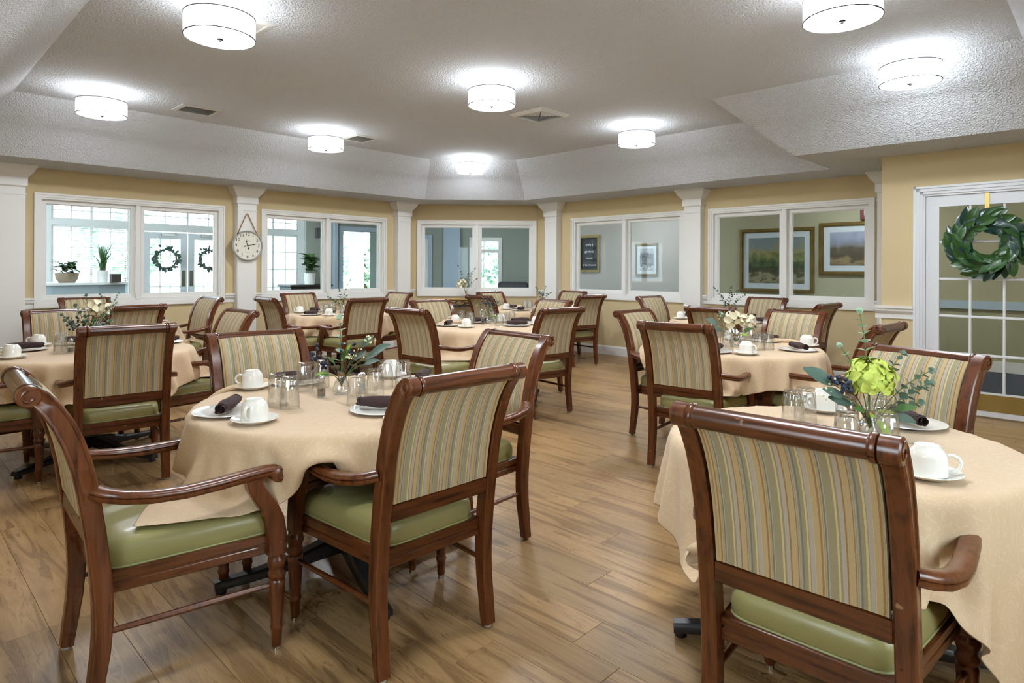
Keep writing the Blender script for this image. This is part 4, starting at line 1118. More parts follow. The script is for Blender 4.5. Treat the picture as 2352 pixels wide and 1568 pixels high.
for tip, kind, sz in (((-.15, 0, .08), 'leaf_grey', 1.4), ((-.13, -.02, .03), 'leaf_grey', 1.4), ((-.08, .01, .12), 'leaf_grey', 1.2), ((.03, -.05, .0), 'leaf_lime', 1.0), ((-.03, -.05, .01), 'leaf_mid', 1.1), ((.06, -.04, .03), 'leaf_mid', 1.1)):
    q = Vector(tip); b.stem(b.curve(q*.75), .0014); b.piece('leaf', LEAF[kind], orient(q*.7, q + Vector((0, 0, .01)), (0, -.8, .6), sz))
b.done()
b = Bouquet(vz(8), 'white lily with eucalyptus and dark berries in a bud vase', 1, 8)
b.bloom((.03, .0, .15), 'petal_cream', 12, .045); b.bloom((.09, .0, .145), 'petal_cream', 8, .035)
b.sprig((-.03, .02, .23), 'euc', 7, 1.0, .4, .2); b.sprig((-.15, .0, .12), 'euc', 8, 1.1, .4, .4); b.sprig((.15, .0, .19), 'euc_pale', 6, .7, .5, .3); b.sprig((.12, .0, .09), 'euc', 6, 1.0, .4, .5); b.sprig((-.06, .0, .10), 'leaf_grey', 4, .7, .4); b.sprig((.05, -.03, .09), 'leaf_mid', 4, .8, .4)
b.berries((-.08, -.02, .065), 'berry', 12, .016); b.berries((.12, -.02, .05), 'berry', 10, .014)
for q in ((-.09, .02, .17), (-.11, -.03, .09), (.0, -.03, .11), (.10, .03, .13), (.03, .04, .18), (-.04, -.05, .06), (.07, -.05, .06)): b.sprig(q, 'euc', 6, 1.15, .35, .35)
b.done()
b = Bouquet(vz(5), 'dark blueberry posy with drooping lime leaf in a bud vase', 0, 5)
b.berries((-.01, 0, .10), 'berry', 34, .026); b.sprig((.05, 0, .19), 'leaf_grey', 5, .6, .4); b.sprig((-.06, 0, .17), 'leaf_grey', 5, .6, .4); b.sprig((.07, 0, .10), 'leaf_grey', 5, .7, .4); b.sprig((-.10, 0, .08), 'leaf_lime', 3, .5, .5); b.sprig((.06, -.02, -.02), 'leaf_lime', 2, .9, .6); b.sprig((.0, 0, .06), 'leaf_mid', 5, .8, .3)
b.done()
b = Bouquet(vz(6), 'small dark green posy in the vase of the console-side table', 0, 6)
b.sprig((-.06, 0, .17), 'leaf_grey', 6, .7, .3); b.sprig((.05, 0, .19), 'leaf_mid', 6, .6, .3); b.sprig((.10, 0, .11), 'leaf_grey', 5, .7, .3); b.sprig((-.02, 0, .12), 'leaf_mid', 6, .8, .3); b.berries((.02, 0, .10), 'berry', 14, .02)
b.done()
b = Bouquet(vz(7), 'green eucalyptus sprigs in the vase beside the clock pillar', 0, 7)
b.sprig((.09, 0, .27), 'euc', 8, 1.0, .35, .2); b.sprig((-.14, 0, .09), 'euc', 8, 1.1, .35, .5); b.sprig((-.02, 0, .15), 'leaf_grey', 6, .9, .3); b.sprig((.05, 0, .10), 'leaf_mid', 6, .9, .3); b.sprig((-.08, 0, .06), 'euc', 6, 1.1, .3)
b.done()
b = Bouquet(vz(4), 'grey green eucalyptus posy on the table under the framed prints', 0, 4)
b.sprig((-.12, 0, .22), 'leaf_grey', 6, .7, .35); b.sprig((.03, 0, .22), 'leaf_grey', 7, .8, .35); b.sprig((.16, 0, .16), 'euc', 8, 1.0, .4); b.sprig((-.05, 0, .14), 'leaf_grey', 6, .8, .3); b.berries((.05, 0, .17), 'berry', 12, .02)
b.done()
b = Bouquet(vz(9), 'pale eucalyptus posy on the table below the lobby window', 0, 9)
b.sprig((-.08, 0, .17), 'euc', 7, 1.0, .35); b.sprig((.07, 0, .18), 'euc', 7, 1.0, .35); b.sprig((.0, 0, .12), 'leaf_grey', 6, .8, .3)
b.done()

# ---------------------------------------------------------------- wall clock
p, a = onwall('L', 3.662, -.122, 1.642)
ck = thing('wall_clock', 'round grey-rimmed wall clock hanging from a rope on the white pillar', 'clock', p, a)
MB().lathe([(.150, 0), (.197, 0), (.205, -.008), (.207, -.05), (.200, -.056), (.193, -.054), (.190, -.03)], 48, (0, 0, 0), 'y', cap=False).obj('clock_rim', M['clockrim'], ck)
MB().lathe([(.192, -.026), (.192, -.030)], 48, (0, 0, 0), 'y').obj('clock_face', M['clockface'], ck)
def text_mesh(txt, size, ext=.0004):
    cu = bpy.data.curves.new('t', 'FONT'); cu.body = txt; cu.size = size; cu.align_x = 'CENTER'; cu.align_y = 'CENTER'; cu.extrude = ext
    cu.resolution_u = 3
    o = bpy.data.objects.new('t', cu); COL.objects.link(o); bpy.context.view_layer.update()
    me = bpy.data.meshes.new_from_object(o.evaluated_get(bpy.context.evaluated_depsgraph_get())); bpy.data.objects.remove(o); return me
def wall_text(txt, size, x, y, z, mat, parent, name):
    me = text_mesh(txt, size); me.name = name; me.materials.clear(); me.materials.append(mat)
    o = link(name, me, parent); o.location = (x, y, z); o.rotation_euler = (PI/2, 0, 0); return o
for k in range(1, 13):
    a_ = PI/2 - k*PI/6; wall_text(str(k), .062, .155*math.cos(a_), -.0312, .155*math.sin(a_), M['ink'], ck, 'numeral')
wall_text('£.w', .035, .008, -.0312, .068, M['ink'], ck, 'dial_lettering')
mb = MB(); mb.box(-.03, -.004, -.032, -.0305, -.092, -.087); mb.box(.006, .034, -.032, -.0305, -.092, -.087); mb.obj('dial_lettering', M['ink'], ck, 0)
def hand(ang, L, tail, y):
    mb = MB(); c, s = math.cos(ang), math.sin(ang)
    prof = [(-tail-.008, .004), (-tail, .009), (-tail+.010, .004), (-.01, .003), (0, .008), (.012, .004), (L*.5, .0025), (L*.62, .009), (L*.74, .0035), (L, .001)]
    top = [(d, w_) for d, w_ in prof] + [(d, -w_) for d, w_ in reversed(prof)]
    pts = [(c*d - s*q, y, s*d + c*q) for d, q in top]; n = len(pts)
    mb.add(pts + [(p_[0], y-.002, p_[2]) for p_ in pts], [tuple(range(n)), tuple(reversed(range(n, 2*n)))] + [(i, i+n, (i+1) % n+n, (i+1) % n) for i in range(n)])
    mb.obj('clock_hand', M['ink'], ck, 0)
hand(R(107), .095, .045, -.034); hand(R(12), .135, .045, -.037)
MB().lathe([(.006, -.032), (.006, -.041)], 12, (0, 0, 0), 'y').obj('hand_hub', M['ink'], ck)
mb = MB(); mb.tube([(-.135, -.03, .152), (-.07, -.02, .30), (-.012, -.014, .428), (0, -.012, .44), (.012, -.014, .428), (.07, -.02, .30), (.135, -.03, .152)], .0065, 8); mb.obj('hanging_rope', M['rope'], ck)
for s in (-1, 1): MB().tube([(s*.140, -.03, .142), (s*.124, -.028, .178)], .009, 8).obj('rope_clasp', M['black_metal'], ck)
MB().tube([(0, .0, .434), (0, -.022, .434), (0, -.024, .442)], .004, 6).obj('hook', M['white'], ck)

# ---------------------------------------------------------------- console by the corner wall, with its vase
p, a = onwall('C', -.72, -.30, 0)
cs = thing('console_table', 'narrow console with honey wood top and black lattice frame by the corner window', 'console table', p, a)
MB().box(-.46, .46, -.16, .16, .815, .84, .005).obj('console_top', M['console_top'], cs, 0)
mb = MB(); mb.box(-.44, .44, -.145, -.13, .80, .815); mb.box(-.44, .44, .13, .145, .80, .815); mb.box(-.44, .44, -.145, -.133, .70, .712); mb.box(-.44, .44, .133, .145, .70, .712)
for y in (-.138, .138):
    for k in range(4):
        x0, x1 = -.44 + k*.22, -.22 + k*.22; mb.tube([(x0, y, .706), (x1, y, .806)], .005, 6); mb.tube([(x0, y, .806), (x1, y, .706)], .005, 6)
mb.obj('lattice_frame', M['black_metal'], cs, 0)
for x in (-.44, .44):
    for y in (-.138, .138): MB().box(x-.011, x+.011, y-.011, y+.011, 0, .815).obj('leg', M['black_metal'], cs, 0)
p, _ = onwall('C', -.62, -.27, .84)
vs = dup(PROTO['vase']); place(vs, p); vs.scale = (1, 1, 1.25); tag(vs, 'clear bud vase on the wooden console', 'vase', 'bud vases')
b = Bouquet((p[0], p[1], .84+.12), 'cream blossom with navy leaves in the vase on the console', 0, 21)
b.bloom((-.05, -.02, .10), 'petal_cream', 18, .055); b.sprig((.12, 0, .30), 'leaf_navy', 6, 1.0, .4); b.sprig((-.10, 0, .34), 'leaf_navy', 5, .9, .5); b.sprig((.14, 0, .16), 'leaf_navy', 4, 1.0, .5); b.sprig((.03, 0, .22), 'leaf_grey', 5, 1.0, .4)
b.done()

# ---------------------------------------------------------------- rooms beyond the interior windows
VX = 14.0                       # lobby's outer wall
UX = 10.4                       # corridor's far wall
structure(MB().box(-6, 16, VB-2, 20, -.06, -.01).obj('floor_outer', M['carpet'], smooth=0))
structure(MB().box(-6, UR+T_W+.02, VL+T_W+.01, VX+.1, 2.62, 2.70).obj('ceiling_lobby', M['white'], smooth=0))
structure(MB().box(UR+T_W, 13.5, -4, VX+2.1, 2.62, 2.70).obj('ceiling_corridor', M['white'], smooth=0))
# lobby outer wall with windows, transoms and entrance doors (frame L shifted to v = VX)
def lobby(o): o.location = W(0, VX); o.rotation_euler = (0, 0, ANG); tag(o, kind='structure'); return o
LH = [(-1.2, .2, .5, 2.12), (-1.2, .2, 2.22, 2.58), (.6, 2.1, .5, 2.12), (.6, 2.1, 2.22, 2.58), (2.36, 3.62, .5, 2.12), (2.36, 3.62, 2.22, 2.58), (3.84, 5.56, 0, 2.08), (3.84, 5.56, 2.20, 2.58), (5.95, 7.15, .5, 2.12), (5.95, 7.15, 2.22, 2.58)]
lobby(wallmesh(-4, 7.6, 0, 2.7, LH).obj('wall_lobby', M['white'], smooth=0))
def gridwin(n, x0, x1, z0, z1, cols, rows, blinds=False):
    r = lobby(link('window_%d' % n, None))
    MB().box(x0, x1, .05, .055, z0, z1).obj('pane', M['pane'], r, 0)
    mb = MB(); moulding(mb, x0, x1, z0, z1, .04, [(0, .035, .02, .08)]); mb.obj('sash', M['white'], r, 0)
    for i in range(1, cols): MB().box(x0+(x1-x0)*i/cols-(.022 if i == cols/2 else .010), x0+(x1-x0)*i/cols+(.022 if i == cols/2 else .010), .04, .065, z0, z1).obj('muntin', M['white'], r, 0)
    for i in range(1, rows): MB().box(x0, x1, .04, .065, z0+(z1-z0)*i/rows-.009, z0+(z1-z0)*i/rows+.009).obj('muntin', M['white'], r, 0)
    if blinds:
        k = 0; z = z1-.06
        while z > z0+.04:
            MB().add([(x0+.04, -.012, z), (x1-.04, -.012, z), (x1-.04, .012, z+.014), (x0+.04, .012, z+.014), (x0+.04, -.012, z+.002), (x1-.04, -.012, z+.002), (x1-.04, .012, z+.016), (x0+.04, .012, z+.016)],
                     [(0,3,2,1),(4,5,6,7),(0,1,5,4),(1,2,6,5),(2,3,7,6),(3,0,4,7)]).obj('blind_slat', M['white'], r, 0); z -= .042
wn = 6
for (x0, x1, z0, z1) in LH:
    if z0 == 0: continue
    tr = z0 > 2; gridwin(wn, x0, x1, z0, z1, 4, 2 if tr else 4, (x0 == 2.36 or x0 == .6) and not tr); wn += 1
# entrance double doors
dr = lobby(link('door_2', None))
for i, (x0, x1) in enumerate(((3.86, 4.69), (4.71, 5.54))):
    mb = MB(); mb.box(x0, x0+.13, .03, .075, .02, 2.06); mb.box(x1-.13, x1, .03, .075, .02, 2.06); mb.box(x0+.13, x1-.13, .03, .075, 1.93, 2.06); mb.box(x0+.13, x1-.13, .03, .075, .02, .30)
    mb.obj('leaf_frame', M['white_door'], dr, 0)
    MB().box(x0+.13, x1-.13, .05, .055, .30, 1.93).obj('pane', M['pane'], dr, 0)
    for k in (1, 2): MB().box(x0+.13+(x1-x0-.26)*k/3-.008, x0+.13+(x1-x0-.26)*k/3+.008, .04, .065, .30, 1.93).obj('muntin', M['white_door'], dr, 0)
    for k in range(1, 5): MB().box(x0+.13, x1-.13, .04, .065, .30+1.63*k/5-.008, .30+1.63*k/5+.008).obj('muntin', M['white_door'], dr, 0)
    xs_ = x1-.10 if i == 0 else x0+.03
    MB().box(xs_, xs_+.07, .024, .03, .95, 1.28).obj('push_plate', M['plate_steel'], dr, 0)
    MB().box(x0+.25 if i else x1-.5, x0+.5 if i else x1-.25, -.02, .03, 1.985, 2.035).obj('door_closer', M['nickel'], dr, 0)
    q = W(4.275 if i == 0 else 5.125, VX-.02, 1.52)
    wth = thing('leaf_wreath', 'round eucalyptus wreath hanging on the lobby entrance door', 'wreath', q, ANG, 'lobby door wreaths')
    rg = random.Random(40+i); mb = MB()
    lmz = leafmesh('leaf', .07, .05, M['leaf_grey'], .3, .2, 3)
    for k in range(90):
        th = rg.uniform(0, 6.28); rr = rg.gauss(.19, .03); pos = Vector((rr*math.cos(th), -.02-rg.uniform(0, .04), rr*math.sin(th)))
        d = Vector((math.cos(th+rg.uniform(-1.2, 1.2)), -.3, math.sin(th+rg.uniform(-1.2, 1.2))))
        m4 = orient(pos, d, (0, -1, 0), 1); mb.add([tuple(m4 @ v_.co) for v_ in lmz.vertices], [tuple(p_.vertices) for p_ in lmz.polygons])
    mb.obj('leaves', M['leaf_grey'], wth, 180)
    MB().tube([(.19*math.cos(2*PI*k/24), -.01, .19*math.sin(2*PI*k/24)) for k in range(25)], .018, 6, cap=False).obj('vine_ring', M['bark'], wth)
# partition with doorway and the far window beyond it
structure(wallmesh(6.3, 8.75, 0, 2.7, [(7.14, 8.10, .30, 2.15)], 12.0, 12.1).obj('wall_partition', M['sage'], smooth=0))
r = structure(link('trim_60', None)); mb = MB(); moulding(mb, 7.04, 8.20, .20, 2.25, .1, [(0, .10, 11.97, 12.12)]); mb.obj('opening_casing', M['bluegrey'], r, 0)
structure(MB().box(6.9, 6.98, 11.9, 12.0, 0, 2.7).obj('trim_61', M['bluegrey'], smooth=0))
o = structure(wallmesh(6.9, 9.6, 0, 2.7, [(7.6, 9.2, .6, 2.3)], 15.0, 15.1).obj('wall_annex', M['white'], smooth=0))
def uvwin(n, x0, x1, z0, z1, y, cols, rows, slats=0):
    r = structure(link('window_%d' % n, None))
    mb = MB(); moulding(mb, x0, x1, z0, z1, .05, [(0, .05, y, y+.08)]); mb.obj('sash', M['white'], r, 0)
    MB().box(x0, x1, y+.04, y+.045, z0, z1).obj('pane', M['pane'], r, 0)
    for i in range(1, cols): MB().box(x0+(x1-x0)*i/cols-.012, x0+(x1-x0)*i/cols+.012, y+.03, y+.06, z0, z1).obj('muntin', M['white'], r, 0)
    for i in range(1, rows): MB().box(x0, x1, y+.03, y+.06, z0+(z1-z0)*i/rows-.012, z0+(z1-z0)*i/rows+.012).obj('muntin', M['white'], r, 0)
    for k in range(slats): MB().box(x0+.05, x1-.05, y-.02, y+.01, z1-.08-k*.05, z1-.077-k*.05).obj('blind_slat', M['white'], r, 0)
uvwin(30, 7.6, 9.2, .6, 2.3, 15.0, 4, 3, 26)
# room seen through the corner window: wall parallel to the corner wall
def corner2(o, n=15.2):
    o.location = W(n/math.sqrt(2), n/math.sqrt(2)); o.rotation_euler = (0, 0, ANG - PI/4); tag(o, kind='structure'); return o
corner2(wallmesh(-3.2, 2.4, 0, 2.7, [(-.72, -.10, .55, 2.02)]).obj('wall_far', M['sage'], smooth=0))
r = corner2(link('window_31', None))
mb = MB(); moulding(mb, -.80, -.02, .47, 2.10, .08, [(0, .08, -.03, .1)]); mb.obj('casing', M['white'], r, 0)
MB().box(-.72, -.10, .05, .055, .55, 2.02).obj('pane', M['pane'], r, 0)
MB().box(-.72, -.10, .03, .07, 1.74, 1.82).obj('meeting_rail', M['white'], r, 0)
MB().box(-.46, -.44, .03, .07, .55, 2.02).obj('muntin', M['white'], r, 0)
r = corner2(link('door_3', None))
MB().box(-2.25, -1.70, -.03, 0, 0, 2.15).obj('door_casing', M['bluegrey'], r, 0)
MB().box(-2.17, -1.79, -.045, -.03, .1, 2.06, .004).obj('door_panel', M['paper'], r, 0)
for k, (x0, x1) in enumerate(((-1.42, -1.02),)):
    r = corner2(link('trim_%d' % (62+k), None)); MB().box(x0, x1, -.08, 0, 0, 2.7).obj('pier', M['bluegrey'], r, 0)
structure(MB().box(UX+1.0, UX+1.12, 8.5, 9.95, 0, 2.7).obj('wall_end', M['sage'], smooth=0))
structure(MB().box(UX, UX+1.12, 8.4, 8.5, 0, 2.7).obj('wall_return', M['greige'], smooth=0))
# corridor far wall behind the right-hand windows and the french door
o = structure(MB().box(UX, UX+.12, 5.30, 8.5, 0, 2.7).obj('wall_corridor', M['greige'], smooth=0))
o = structure(MB().box(UX, UX+.12, -4, 5.30, 0, 2.7).obj('wall_hall', M['olive'], smooth=0))
structure(MB().box(UR+T_W, UX, -4.1, -4, 0, 2.7).obj('wall_hall_end', M['olive'], smooth=0))
structure(MB().box(UD+T_W, UR+T_W, -4.1, -4, 0, 2.7).obj('wall_hall_close', M['olive'], smooth=0))
structure(MB().box(UD+T_W, UR+T_W, -4, 1.6, 2.55, 2.7).obj('ceiling_hall', M['white'], smooth=0))
structure(MB().box(UD+.02, UD+T_W, -4.1, VB-T_W, 0, 2.7).obj('wall_hall_side', M['olive'], smooth=0))
structure(MB().box(UX-.05, UX, -4, 8.4, 2.48, 2.62).obj('trim_70', M['white'], smooth=0))
structure(MB().box(UX-.03, UX, -4, 5.3, .82, .93).obj('trim_71', M['bluegrey'], smooth=0))
structure(MB().box(UX-.02, UX, -4, 8.4, 0, .14).obj('baseboard_corridor', M['white'], smooth=0))
structure(MB().box(UX-.10, UX, 5.24, 5.36, 0, 2.7).obj('trim_72', M['sage'], smooth=0))

# pictures on the corridor wall (frame: x = -v, y outward)
def pic_material(name, kind):
    m, t, b = nt(name); tc = N(t, 'ShaderNodeTexCoord'); sx = N(t, 'ShaderNodeSeparateXYZ'); t.links.new(tc.outputs['Generated'], sx.inputs[0])
    n = N(t, 'ShaderNodeTexNoise'); n.inputs['Scale'].default_value = {'garden': 7, 'meadow': 3.2, 'street': 6}[kind]; n.inputs['Detail'].default_value = 7; t.links.new(tc.outputs['Generated'], n.inputs['Vector'])
    ad = N(t, 'ShaderNodeMath', operation='MULTIPLY_ADD'); ad.inputs[1].default_value = .55; t.links.new(n.outputs['Fac'], ad.inputs[0])
    k = N(t, 'ShaderNodeMath', operation='MULTIPLY'); k.inputs[1].default_value = .75; t.links.new(sx.outputs[2], k.inputs[0]); t.links.new(k.outputs[0], ad.inputs[2])
    pal = {'garden': [(.22, S(92, 84, 62)), (.36, S(150, 142, 110)), (.42, S(88, 86, 58)), (.55, S(52, 68, 44)), (.66, S(88, 104, 58)), (.76, S(148, 138, 84)), (.9, S(120, 132, 132))],
           'meadow': [(.25, S(112, 96, 74)), (.40, S(146, 124, 88)), (.48, S(84, 72, 56)), (.62, S(96, 88, 66)), (.72, S(128, 126, 128)), (.85, S(140, 144, 164)), (1, S(160, 164, 180))],
           'street': [(.25, S(150, 150, 148)), (.38, S(196, 196, 194)), (.45, S(90, 90, 92)), (.6, S(140, 140, 142)), (.75, S(80, 82, 86)), (.9, S(170, 172, 174))]}[kind]
    r = ramp(t, pal); t.links.new(ad.outputs[0], r.inputs[0]); t.links.new(r.outputs[0], b.inputs['Base Color']); b.inputs['Roughness'].default_value = .6
    return m
def picture(v0, v1, z0, z1, kind, label, fw=.06, mw=.09):
    o = thing('framed_picture', label, 'picture', W(UX, (v0+v1)/2, (z0+z1)/2), ANG - PI/2, None)
    hx, hz = (v1-v0)/2, (z1-z0)/2
    mb = MB(); moulding(mb, -hx, hx, -hz, hz, fw, [(0, fw*.35, -.035, 0), (fw*.35, fw*.75, -.045, 0), (fw*.75, fw, -.028, 0)]); mb.obj('frame', M['gold_frame'], o, 0)
    MB().box(-hx+fw, hx-fw, -.012, -.006, -hz+fw, hz-fw).obj('mat_board', M['mat_board'], o, 0)
    MB().box(-hx+fw+mw, hx-fw-mw, -.015, -.0125, -hz+fw+mw, hz-fw-mw).obj('print', pic_material('print_'+kind, kind), o, 0)
    MB().box(-hx+fw, hx-fw, -.022, -.020, -hz+fw, hz-fw).obj('picture_glass', M['picture_glass'], o, 0)
picture(3.45, 4.65, .97, 2.02, 'garden', 'gold framed print of a garden and house, hung behind the window')
picture(2.45, 3.37, 1.26, 2.07, 'meadow', 'gold framed print of a meadow with trees, hung near the exit sign')
picture(6.24, 6.74, 1.22, 1.84, 'street', 'gold framed grey print on the pale corridor wall', .04, .06)
bb = thing('chalkboard', 'framed black chalkboard with handwritten lines on the corridor wall', 'chalkboard', W(UX, 7.85, 1.66), ANG - PI/2)
mb = MB(); moulding(mb, -.26, .26, -.38, .38, .05, [(0, .05, -.03, 0)]); mb.obj('frame', M['gold_frame'], bb, 0)
MB().box(-.21, .21, -.014, -.004, -.33, .33).obj('board', plain('slate_board', (.02, .022, .028), .7), bb, 0)
for k, tx_ in enumerate(('owly s', 'go does', 'more', '& Bye Summer')): wall_text(tx_, .075 if k < 3 else .055, .0, -.0152, .19-k*.14, M['paper'], bb, 'chalk_writing')
wp = thing('wall_pocket', 'dark wall pocket holding white papers beside the grey print', 'paper holder', W(UX, 5.62, 1.15), ANG - PI/2)
mb = MB(); mb.box(-.13, .13, -.10, 0, 0, .012); mb.box(-.13, .13, -.10, -.09, 0, .26); mb.box(-.13, -.12, -.10, 0, 0, .26); mb.box(.12, .13, -.10, 0, 0, .26); mb.obj('pocket', M['grey_plastic'], wp, 0)
for k in range(3): MB().box(-.10+.03*k, .06+.03*k, -.08+.02*k, -.078+.02*k, .02, .34-.03*k).obj('sheet', M['paper'], wp, 0)
ex = thing('exit_sign', 'red box exit sign above the meadow print', 'exit sign', W(UX, 2.62, 2.19), ANG - PI/2)
MB().box(-.17, .17, -.06, 0, -.10, .10, .01).obj('sign_box', M['red_box'], ex, 0)
wall_text('EXIT', .12, 0, -.0605, 0, M['paper'], ex, 'lettering')

# reception desk and the plants on it
dk = thing('reception_desk', 'pale blue-grey curved reception desk in the lobby', 'desk', W(1.75, 11.2, 0), ANG)
mb = MB(); rings = []
for z in (0, 1.075): rings.append([(-1.3, .3, z), (-1.3, -.12, z), (-.6, -.24, z), (.1, -.26, z), (.7, -.16, z), (1.1, .04, z), (1.2, .3, z)])
mb.loft(rings); mb.obj('desk_body', M['bluegrey'], dk, 0)
mb = MB(); rings = []
for z in (1.075, 1.11): rings.append([(-1.34, .36, z), (-1.34, -.2, z), (-.6, -.32, z), (.12, -.34, z), (.76, -.23, z), (1.2, .0, z), (1.3, .36, z)])
mb.loft(rings); mb.obj('desk_top', M['white_door'], dk, 0)
def potplant(u, v, z, label, kind, seed):
    o = thing('potted_plant', label, 'plant', W(u, v, z), ANG, None); rg = random.Random(seed); mb = MB()
    if kind == 'orchid':
        MB().lathe([(.07, 0), (.09, .09), (.085, .09), (.08, .08)], 18).obj('pot', M['dark_wood'], o)
        MB().tube([(0, 0, .08), (.02, 0, .3), (-.04, 0, .5), (-.14, 0, .52)], .006, 6).obj('stem', M['stem'], o)
        lf = leafmesh('petal', .075, .065, M['petal_cream'], .3, .1, 3)
        for k in range(40):
            m4 = orient((rg.gauss(-.03, .08), rg.gauss(0, .04), .42+rg.gauss(0, .11)), (rg.uniform(-1, 1), -.3, rg.uniform(-1, 1)), (0, -1, .2), 1); mb.add([tuple(m4 @ q.co) for q in lf.vertices], [tuple(p_.vertices) for p_ in lf.polygons])
        mb.obj('blossoms', M['petal_cream'], o, 180); mb = MB(); lf = leafmesh('leaf', .2, .07, M['leaf_mid'], .3, .4, 4)
        for k in range(7):
            m4 = orient((0, 0, .09), (math.cos(k), math.sin(k), .5), (0, 0, 1), 1); mb.add([tuple(m4 @ q.co) for q in lf.vertices], [tuple(p_.vertices) for p_ in lf.polygons])
        mb.obj('leaves', M['leaf_dark'], o, 180)
    elif kind == 'basket':
        MB().lathe([(.10, 0), (.14, .06), (.15, .14), (.14, .14), (.12, .1)], 18).obj('basket', M['basket'], o)
        lf = leafmesh('leaf', .12, .06, M['leaf_mid'], .3, .3, 4)
        for k in range(70):
            a_ = rg.uniform(0, 6.28); m4 = orient((rg.gauss(0, .06), rg.gauss(0, .06), .12+rg.uniform(0, .16)), (math.cos(a_), math.sin(a_), rg.uniform(.1, 1)), (0, 0, 1), rg.uniform(.8, 1.3)); mb.add([tuple(m4 @ q.co) for q in lf.vertices], [tuple(p_.vertices) for p_ in lf.polygons])
        mb.obj('leaves', M['leaf_dark'], o, 180)
    elif kind == 'grass':
        MB().lathe([(.07, 0), (.08, .18), (.074, .18), (.07, .15)], 18).obj('pot', M['terracotta'], o)
        for k in range(60):
            a_ = rg.uniform(0, 6.28); q = rg.uniform(.02, .16); h = rg.uniform(.25, .5); mb.tube([(rg.gauss(0, .02), rg.gauss(0, .02), .15), (q*.4*math.cos(a_), q*.4*math.sin(a_), .15+h*.6), (q*math.cos(a_), q*math.sin(a_), .15+h)], [.006, .005, .001], 4)
        mb.obj('leaves', M['leaf_dark'], o)
    else:
        MB().lathe([(.10, 0), (.11, .22), (.103, .22), (.10, .19)], 18).obj('pot', M['terracotta'], o)
        lf = leafmesh('leaf', .24, .15, M['leaf_mid'], .3, .35, 5)
        for k in range(26):
            a_ = rg.uniform(0, 6.28); m4 = orient((rg.gauss(0, .05), rg.gauss(0, .05), .25+rg.uniform(0, .28)), (math.cos(a_), math.sin(a_), rg.uniform(.2, 1)), (0, 0, 1), rg.uniform(.7, 1.2)); mb.add([tuple(m4 @ q.co) for q in lf.vertices], [tuple(p_.vertices) for p_ in lf.polygons])
        mb.obj('leaves', M['leaf_mid'], o, 180)
    return o
potplant(1.56, 11.1, 1.11, 'white orchid in a dark pot on the reception desk', 'orchid', 1)
potplant(2.06, 11.1, 1.11, 'leafy plant in a woven basket on the reception desk', 'basket', 2)
potplant(2.52, 11.15, 1.11, 'spiky grass plant in a white pot on the reception desk', 'grass', 3)
o = MB().box(-.07, .07, -.05, .05, 0, .13, .006).obj('small_frame', M['dark_wood'], smooth=0); place(o, W(2.66, 11.02, 1.11), ANG); tag(o, 'small dark box standing by the grass plant on the desk', 'box')
cb = thing('lobby_cabinet', 'low dark wooden cabinet against the lobby partition', 'cabinet', W(6.05, 11.55, 0), ANG)
MB().box(-.42, .42, -.25, .25, .06, .98, .008).obj('cabinet_body', M['dark_wood'], cb, 0); MB().box(-.45, .45, -.28, .27, .98, 1.02, .006).obj('cabinet_top', M['dark_wood'], cb, 0)
for x in (-.21, .21): MB().box(x-.19, x+.19, -.262, -.25, .1, .94, .004).obj('cabinet_door', M['dark_wood'], cb, 0)
potplant(6.12, 11.5, 1.02, 'broad-leaved plant in a white pot on the lobby cabinet', 'palm', 4)
o = MB().box(-.06, .06, -.05, 0, -.10, .10, .008).obj('wall_speaker', M['grey_plastic'], smooth=0); place(o, W(6.55, 12.0, 2.08), ANG); tag(o, 'small dark wall speaker on the sage partition', 'speaker')
# lamp and side table in the far sitting room, by the corner window view
def far(x, y, z, n=15.2):
    q = n/math.sqrt(2); c, s = math.cos(ANG-PI/4), math.sin(ANG-PI/4); b0 = W(q, q); return (b0[0]+c*x-s*y, b0[1]+s*x+c*y, z)
tbx = thing('side_table', 'small dark side table under the table lamp in the far room', 'side table', far(-.66, -.8, 0), ANG - PI/4)
MB().box(-.28, .28, -.2, .2, .70, .73, .005).obj('table_top', M['dark_wood'], tbx, 0)
for x in (-.24, .24):
    for y in (-.16, .16): MB().box(x-.018, x+.018, y-.018, y+.018, 0, .70).obj('leg', M['dark_wood'], tbx, 0)
lp_ = thing('table_lamp', 'table lamp with pale linen shade on the far side table', 'lamp', far(-.62, -.8, .73), 0)
MB().lathe([(.07, 0), (.07, .015), (.02, .03), (.035, .12), (.018, .24), (.01, .30)], 18).obj('lamp_base', M['nickel'], lp_)
MB().lathe([(.15, .28), (.12, .54)], 24, cap=False).obj('lamp_shade', M['lampshade'], lp_)
ac = thing('far_armchair', 'dark upholstered armchair in the far sitting room', 'armchair', far(.25, -.9, 0), ANG - PI/4)
MB().box(-.36, .36, -.35, .35, .12, .45, .05).obj('seat', M['grey_plastic'], ac); MB().box(-.36, .36, .22, .42, .4, 1.05, .05).obj('backrest', M['grey_plastic'], ac)
for x in (-.40, .40): MB().box(x-.06, x+.06, -.33, .38, .12, .65, .04).obj('arm', M['grey_plastic'], ac)
for x in (-.3, .3):
    for y in (-.28, .3): MB().box(x-.025, x+.025, y-.025, y+.025, 0, .13).obj('leg', M['dark_wood'], ac, 0)

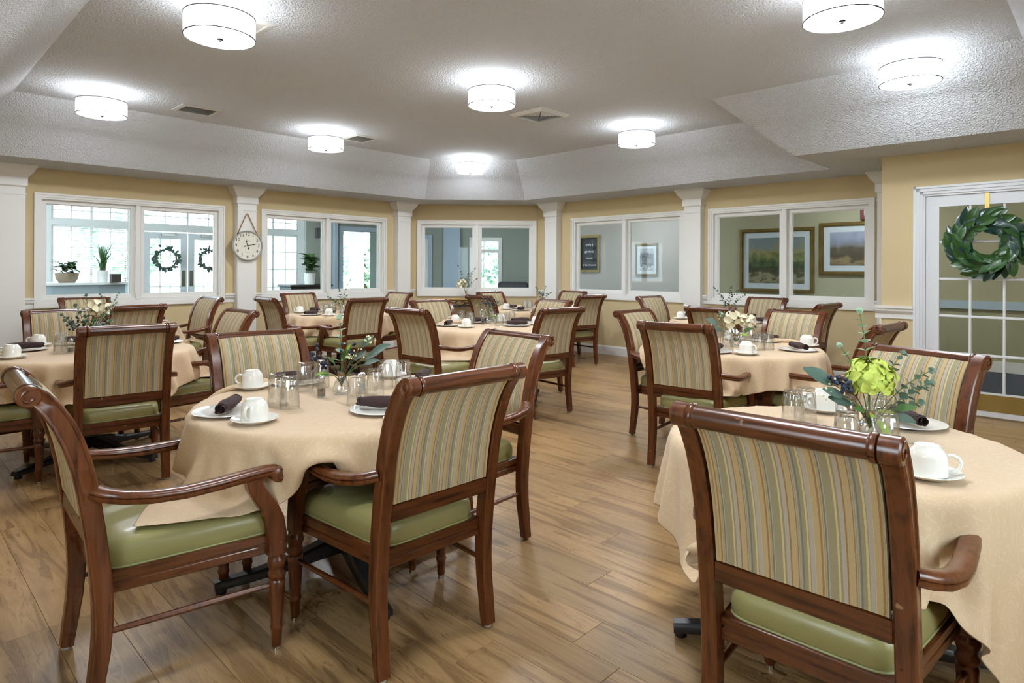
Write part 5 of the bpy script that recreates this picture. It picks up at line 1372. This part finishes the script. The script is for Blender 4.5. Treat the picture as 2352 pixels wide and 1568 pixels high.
# unseen lamps added to brighten the corridor, hall, lobby and far room
def flush(u, v, label):
    o = thing('added_flush_light', label, 'ceiling light', W(u, v, 2.62), 0, 'added corridor flush lights')
    MB().lathe([(.17, 0), (.17, -.02), (.15, -.03)], 24).obj('pan', M['nickel'], o)
    MB().lathe([(.15, -.03), (.13, -.065), (.07, -.085), (.004, -.09)], 24).obj('bowl', M['corridor_fill'], o)
for u, v, l in ((9.3, 6.2, 'added unseen flush light in the pale corridor'), (9.3, 2.6, 'added unseen flush light in the olive hall'), (9.2, -.6, 'added unseen flush light behind the french door'), (9.2, 9.3, 'added unseen flush light by the far sitting room'), (2.6, 10.6, 'added unseen flush light over the reception desk'), (5.4, 10.6, 'added unseen flush light by the lobby partition')):
    flush(u, v, l)

# outdoors beyond the lobby: lawn, shrubs, neighbouring porch posts
g = MB().box(-60, 60, 14.2, 70, -.4, -.2).obj('ground', M['grass'], smooth=0); structure(g)
def shrub(u, v, h, wd, label, seed):
    o = thing('garden_tree', label, 'tree', W(u, v, -.2), 0, 'garden trees'); rg = random.Random(seed)
    MB().tube([(0, 0, 0), (.03, 0, h*.4), (0, .03, h*.75)], [.09, .07, .03], 8).obj('trunk', M['bark'], o)
    lf = leafmesh('leaf', .28, .2, M['foliage_out'], .3, .2, 2); mb = MB()
    for k in range(420):
        d = Vector((rg.gauss(0, 1), rg.gauss(0, 1), rg.gauss(0, 1))).normalized()*rg.uniform(.5, 1)**.5
        m4 = orient((d.x*wd, d.y*wd, h*.68 + d.z*h*.34), (rg.uniform(-1, 1), rg.uniform(-1, 1), rg.uniform(-.6, .6)), (0, 0, 1), rg.uniform(.8, 1.5)); mb.add([tuple(m4 @ q.co) for q in lf.vertices], [tuple(p_.vertices) for p_ in lf.polygons])
    mb.obj('crown', M['foliage_out'], o, 180)
shrub(9.6, 21, 3.6, 1.5, 'leafy garden tree outside the sitting-room window', 1); shrub(5.6, 22, 3.4, 1.3, 'leafy garden tree outside the entrance doors', 2); shrub(13.2, 20.6, 2.8, .9, 'small leafy tree outside the annex window', 3)
shrub(16.2, 16.4, 3.0, 1.1, 'leafy tree outside the far window', 5)
for k, u in enumerate((2.0, 3.9, 7.5)):
    o = thing('porch_post', 'white square porch post outside the lobby windows', 'post', W(u, 17, -.2), ANG, 'porch posts')
    MB().box(-.11, .11, -.11, .11, .15, 2.7, .01).obj('post_shaft', M['siding'], o, 0); MB().box(-.15, .15, -.15, .15, 0, .15, .01).obj('post_base', M['siding'], o, 0); MB().box(-.15, .15, -.15, .15, 2.7, 2.85, .01).obj('post_cap', M['siding'], o, 0)
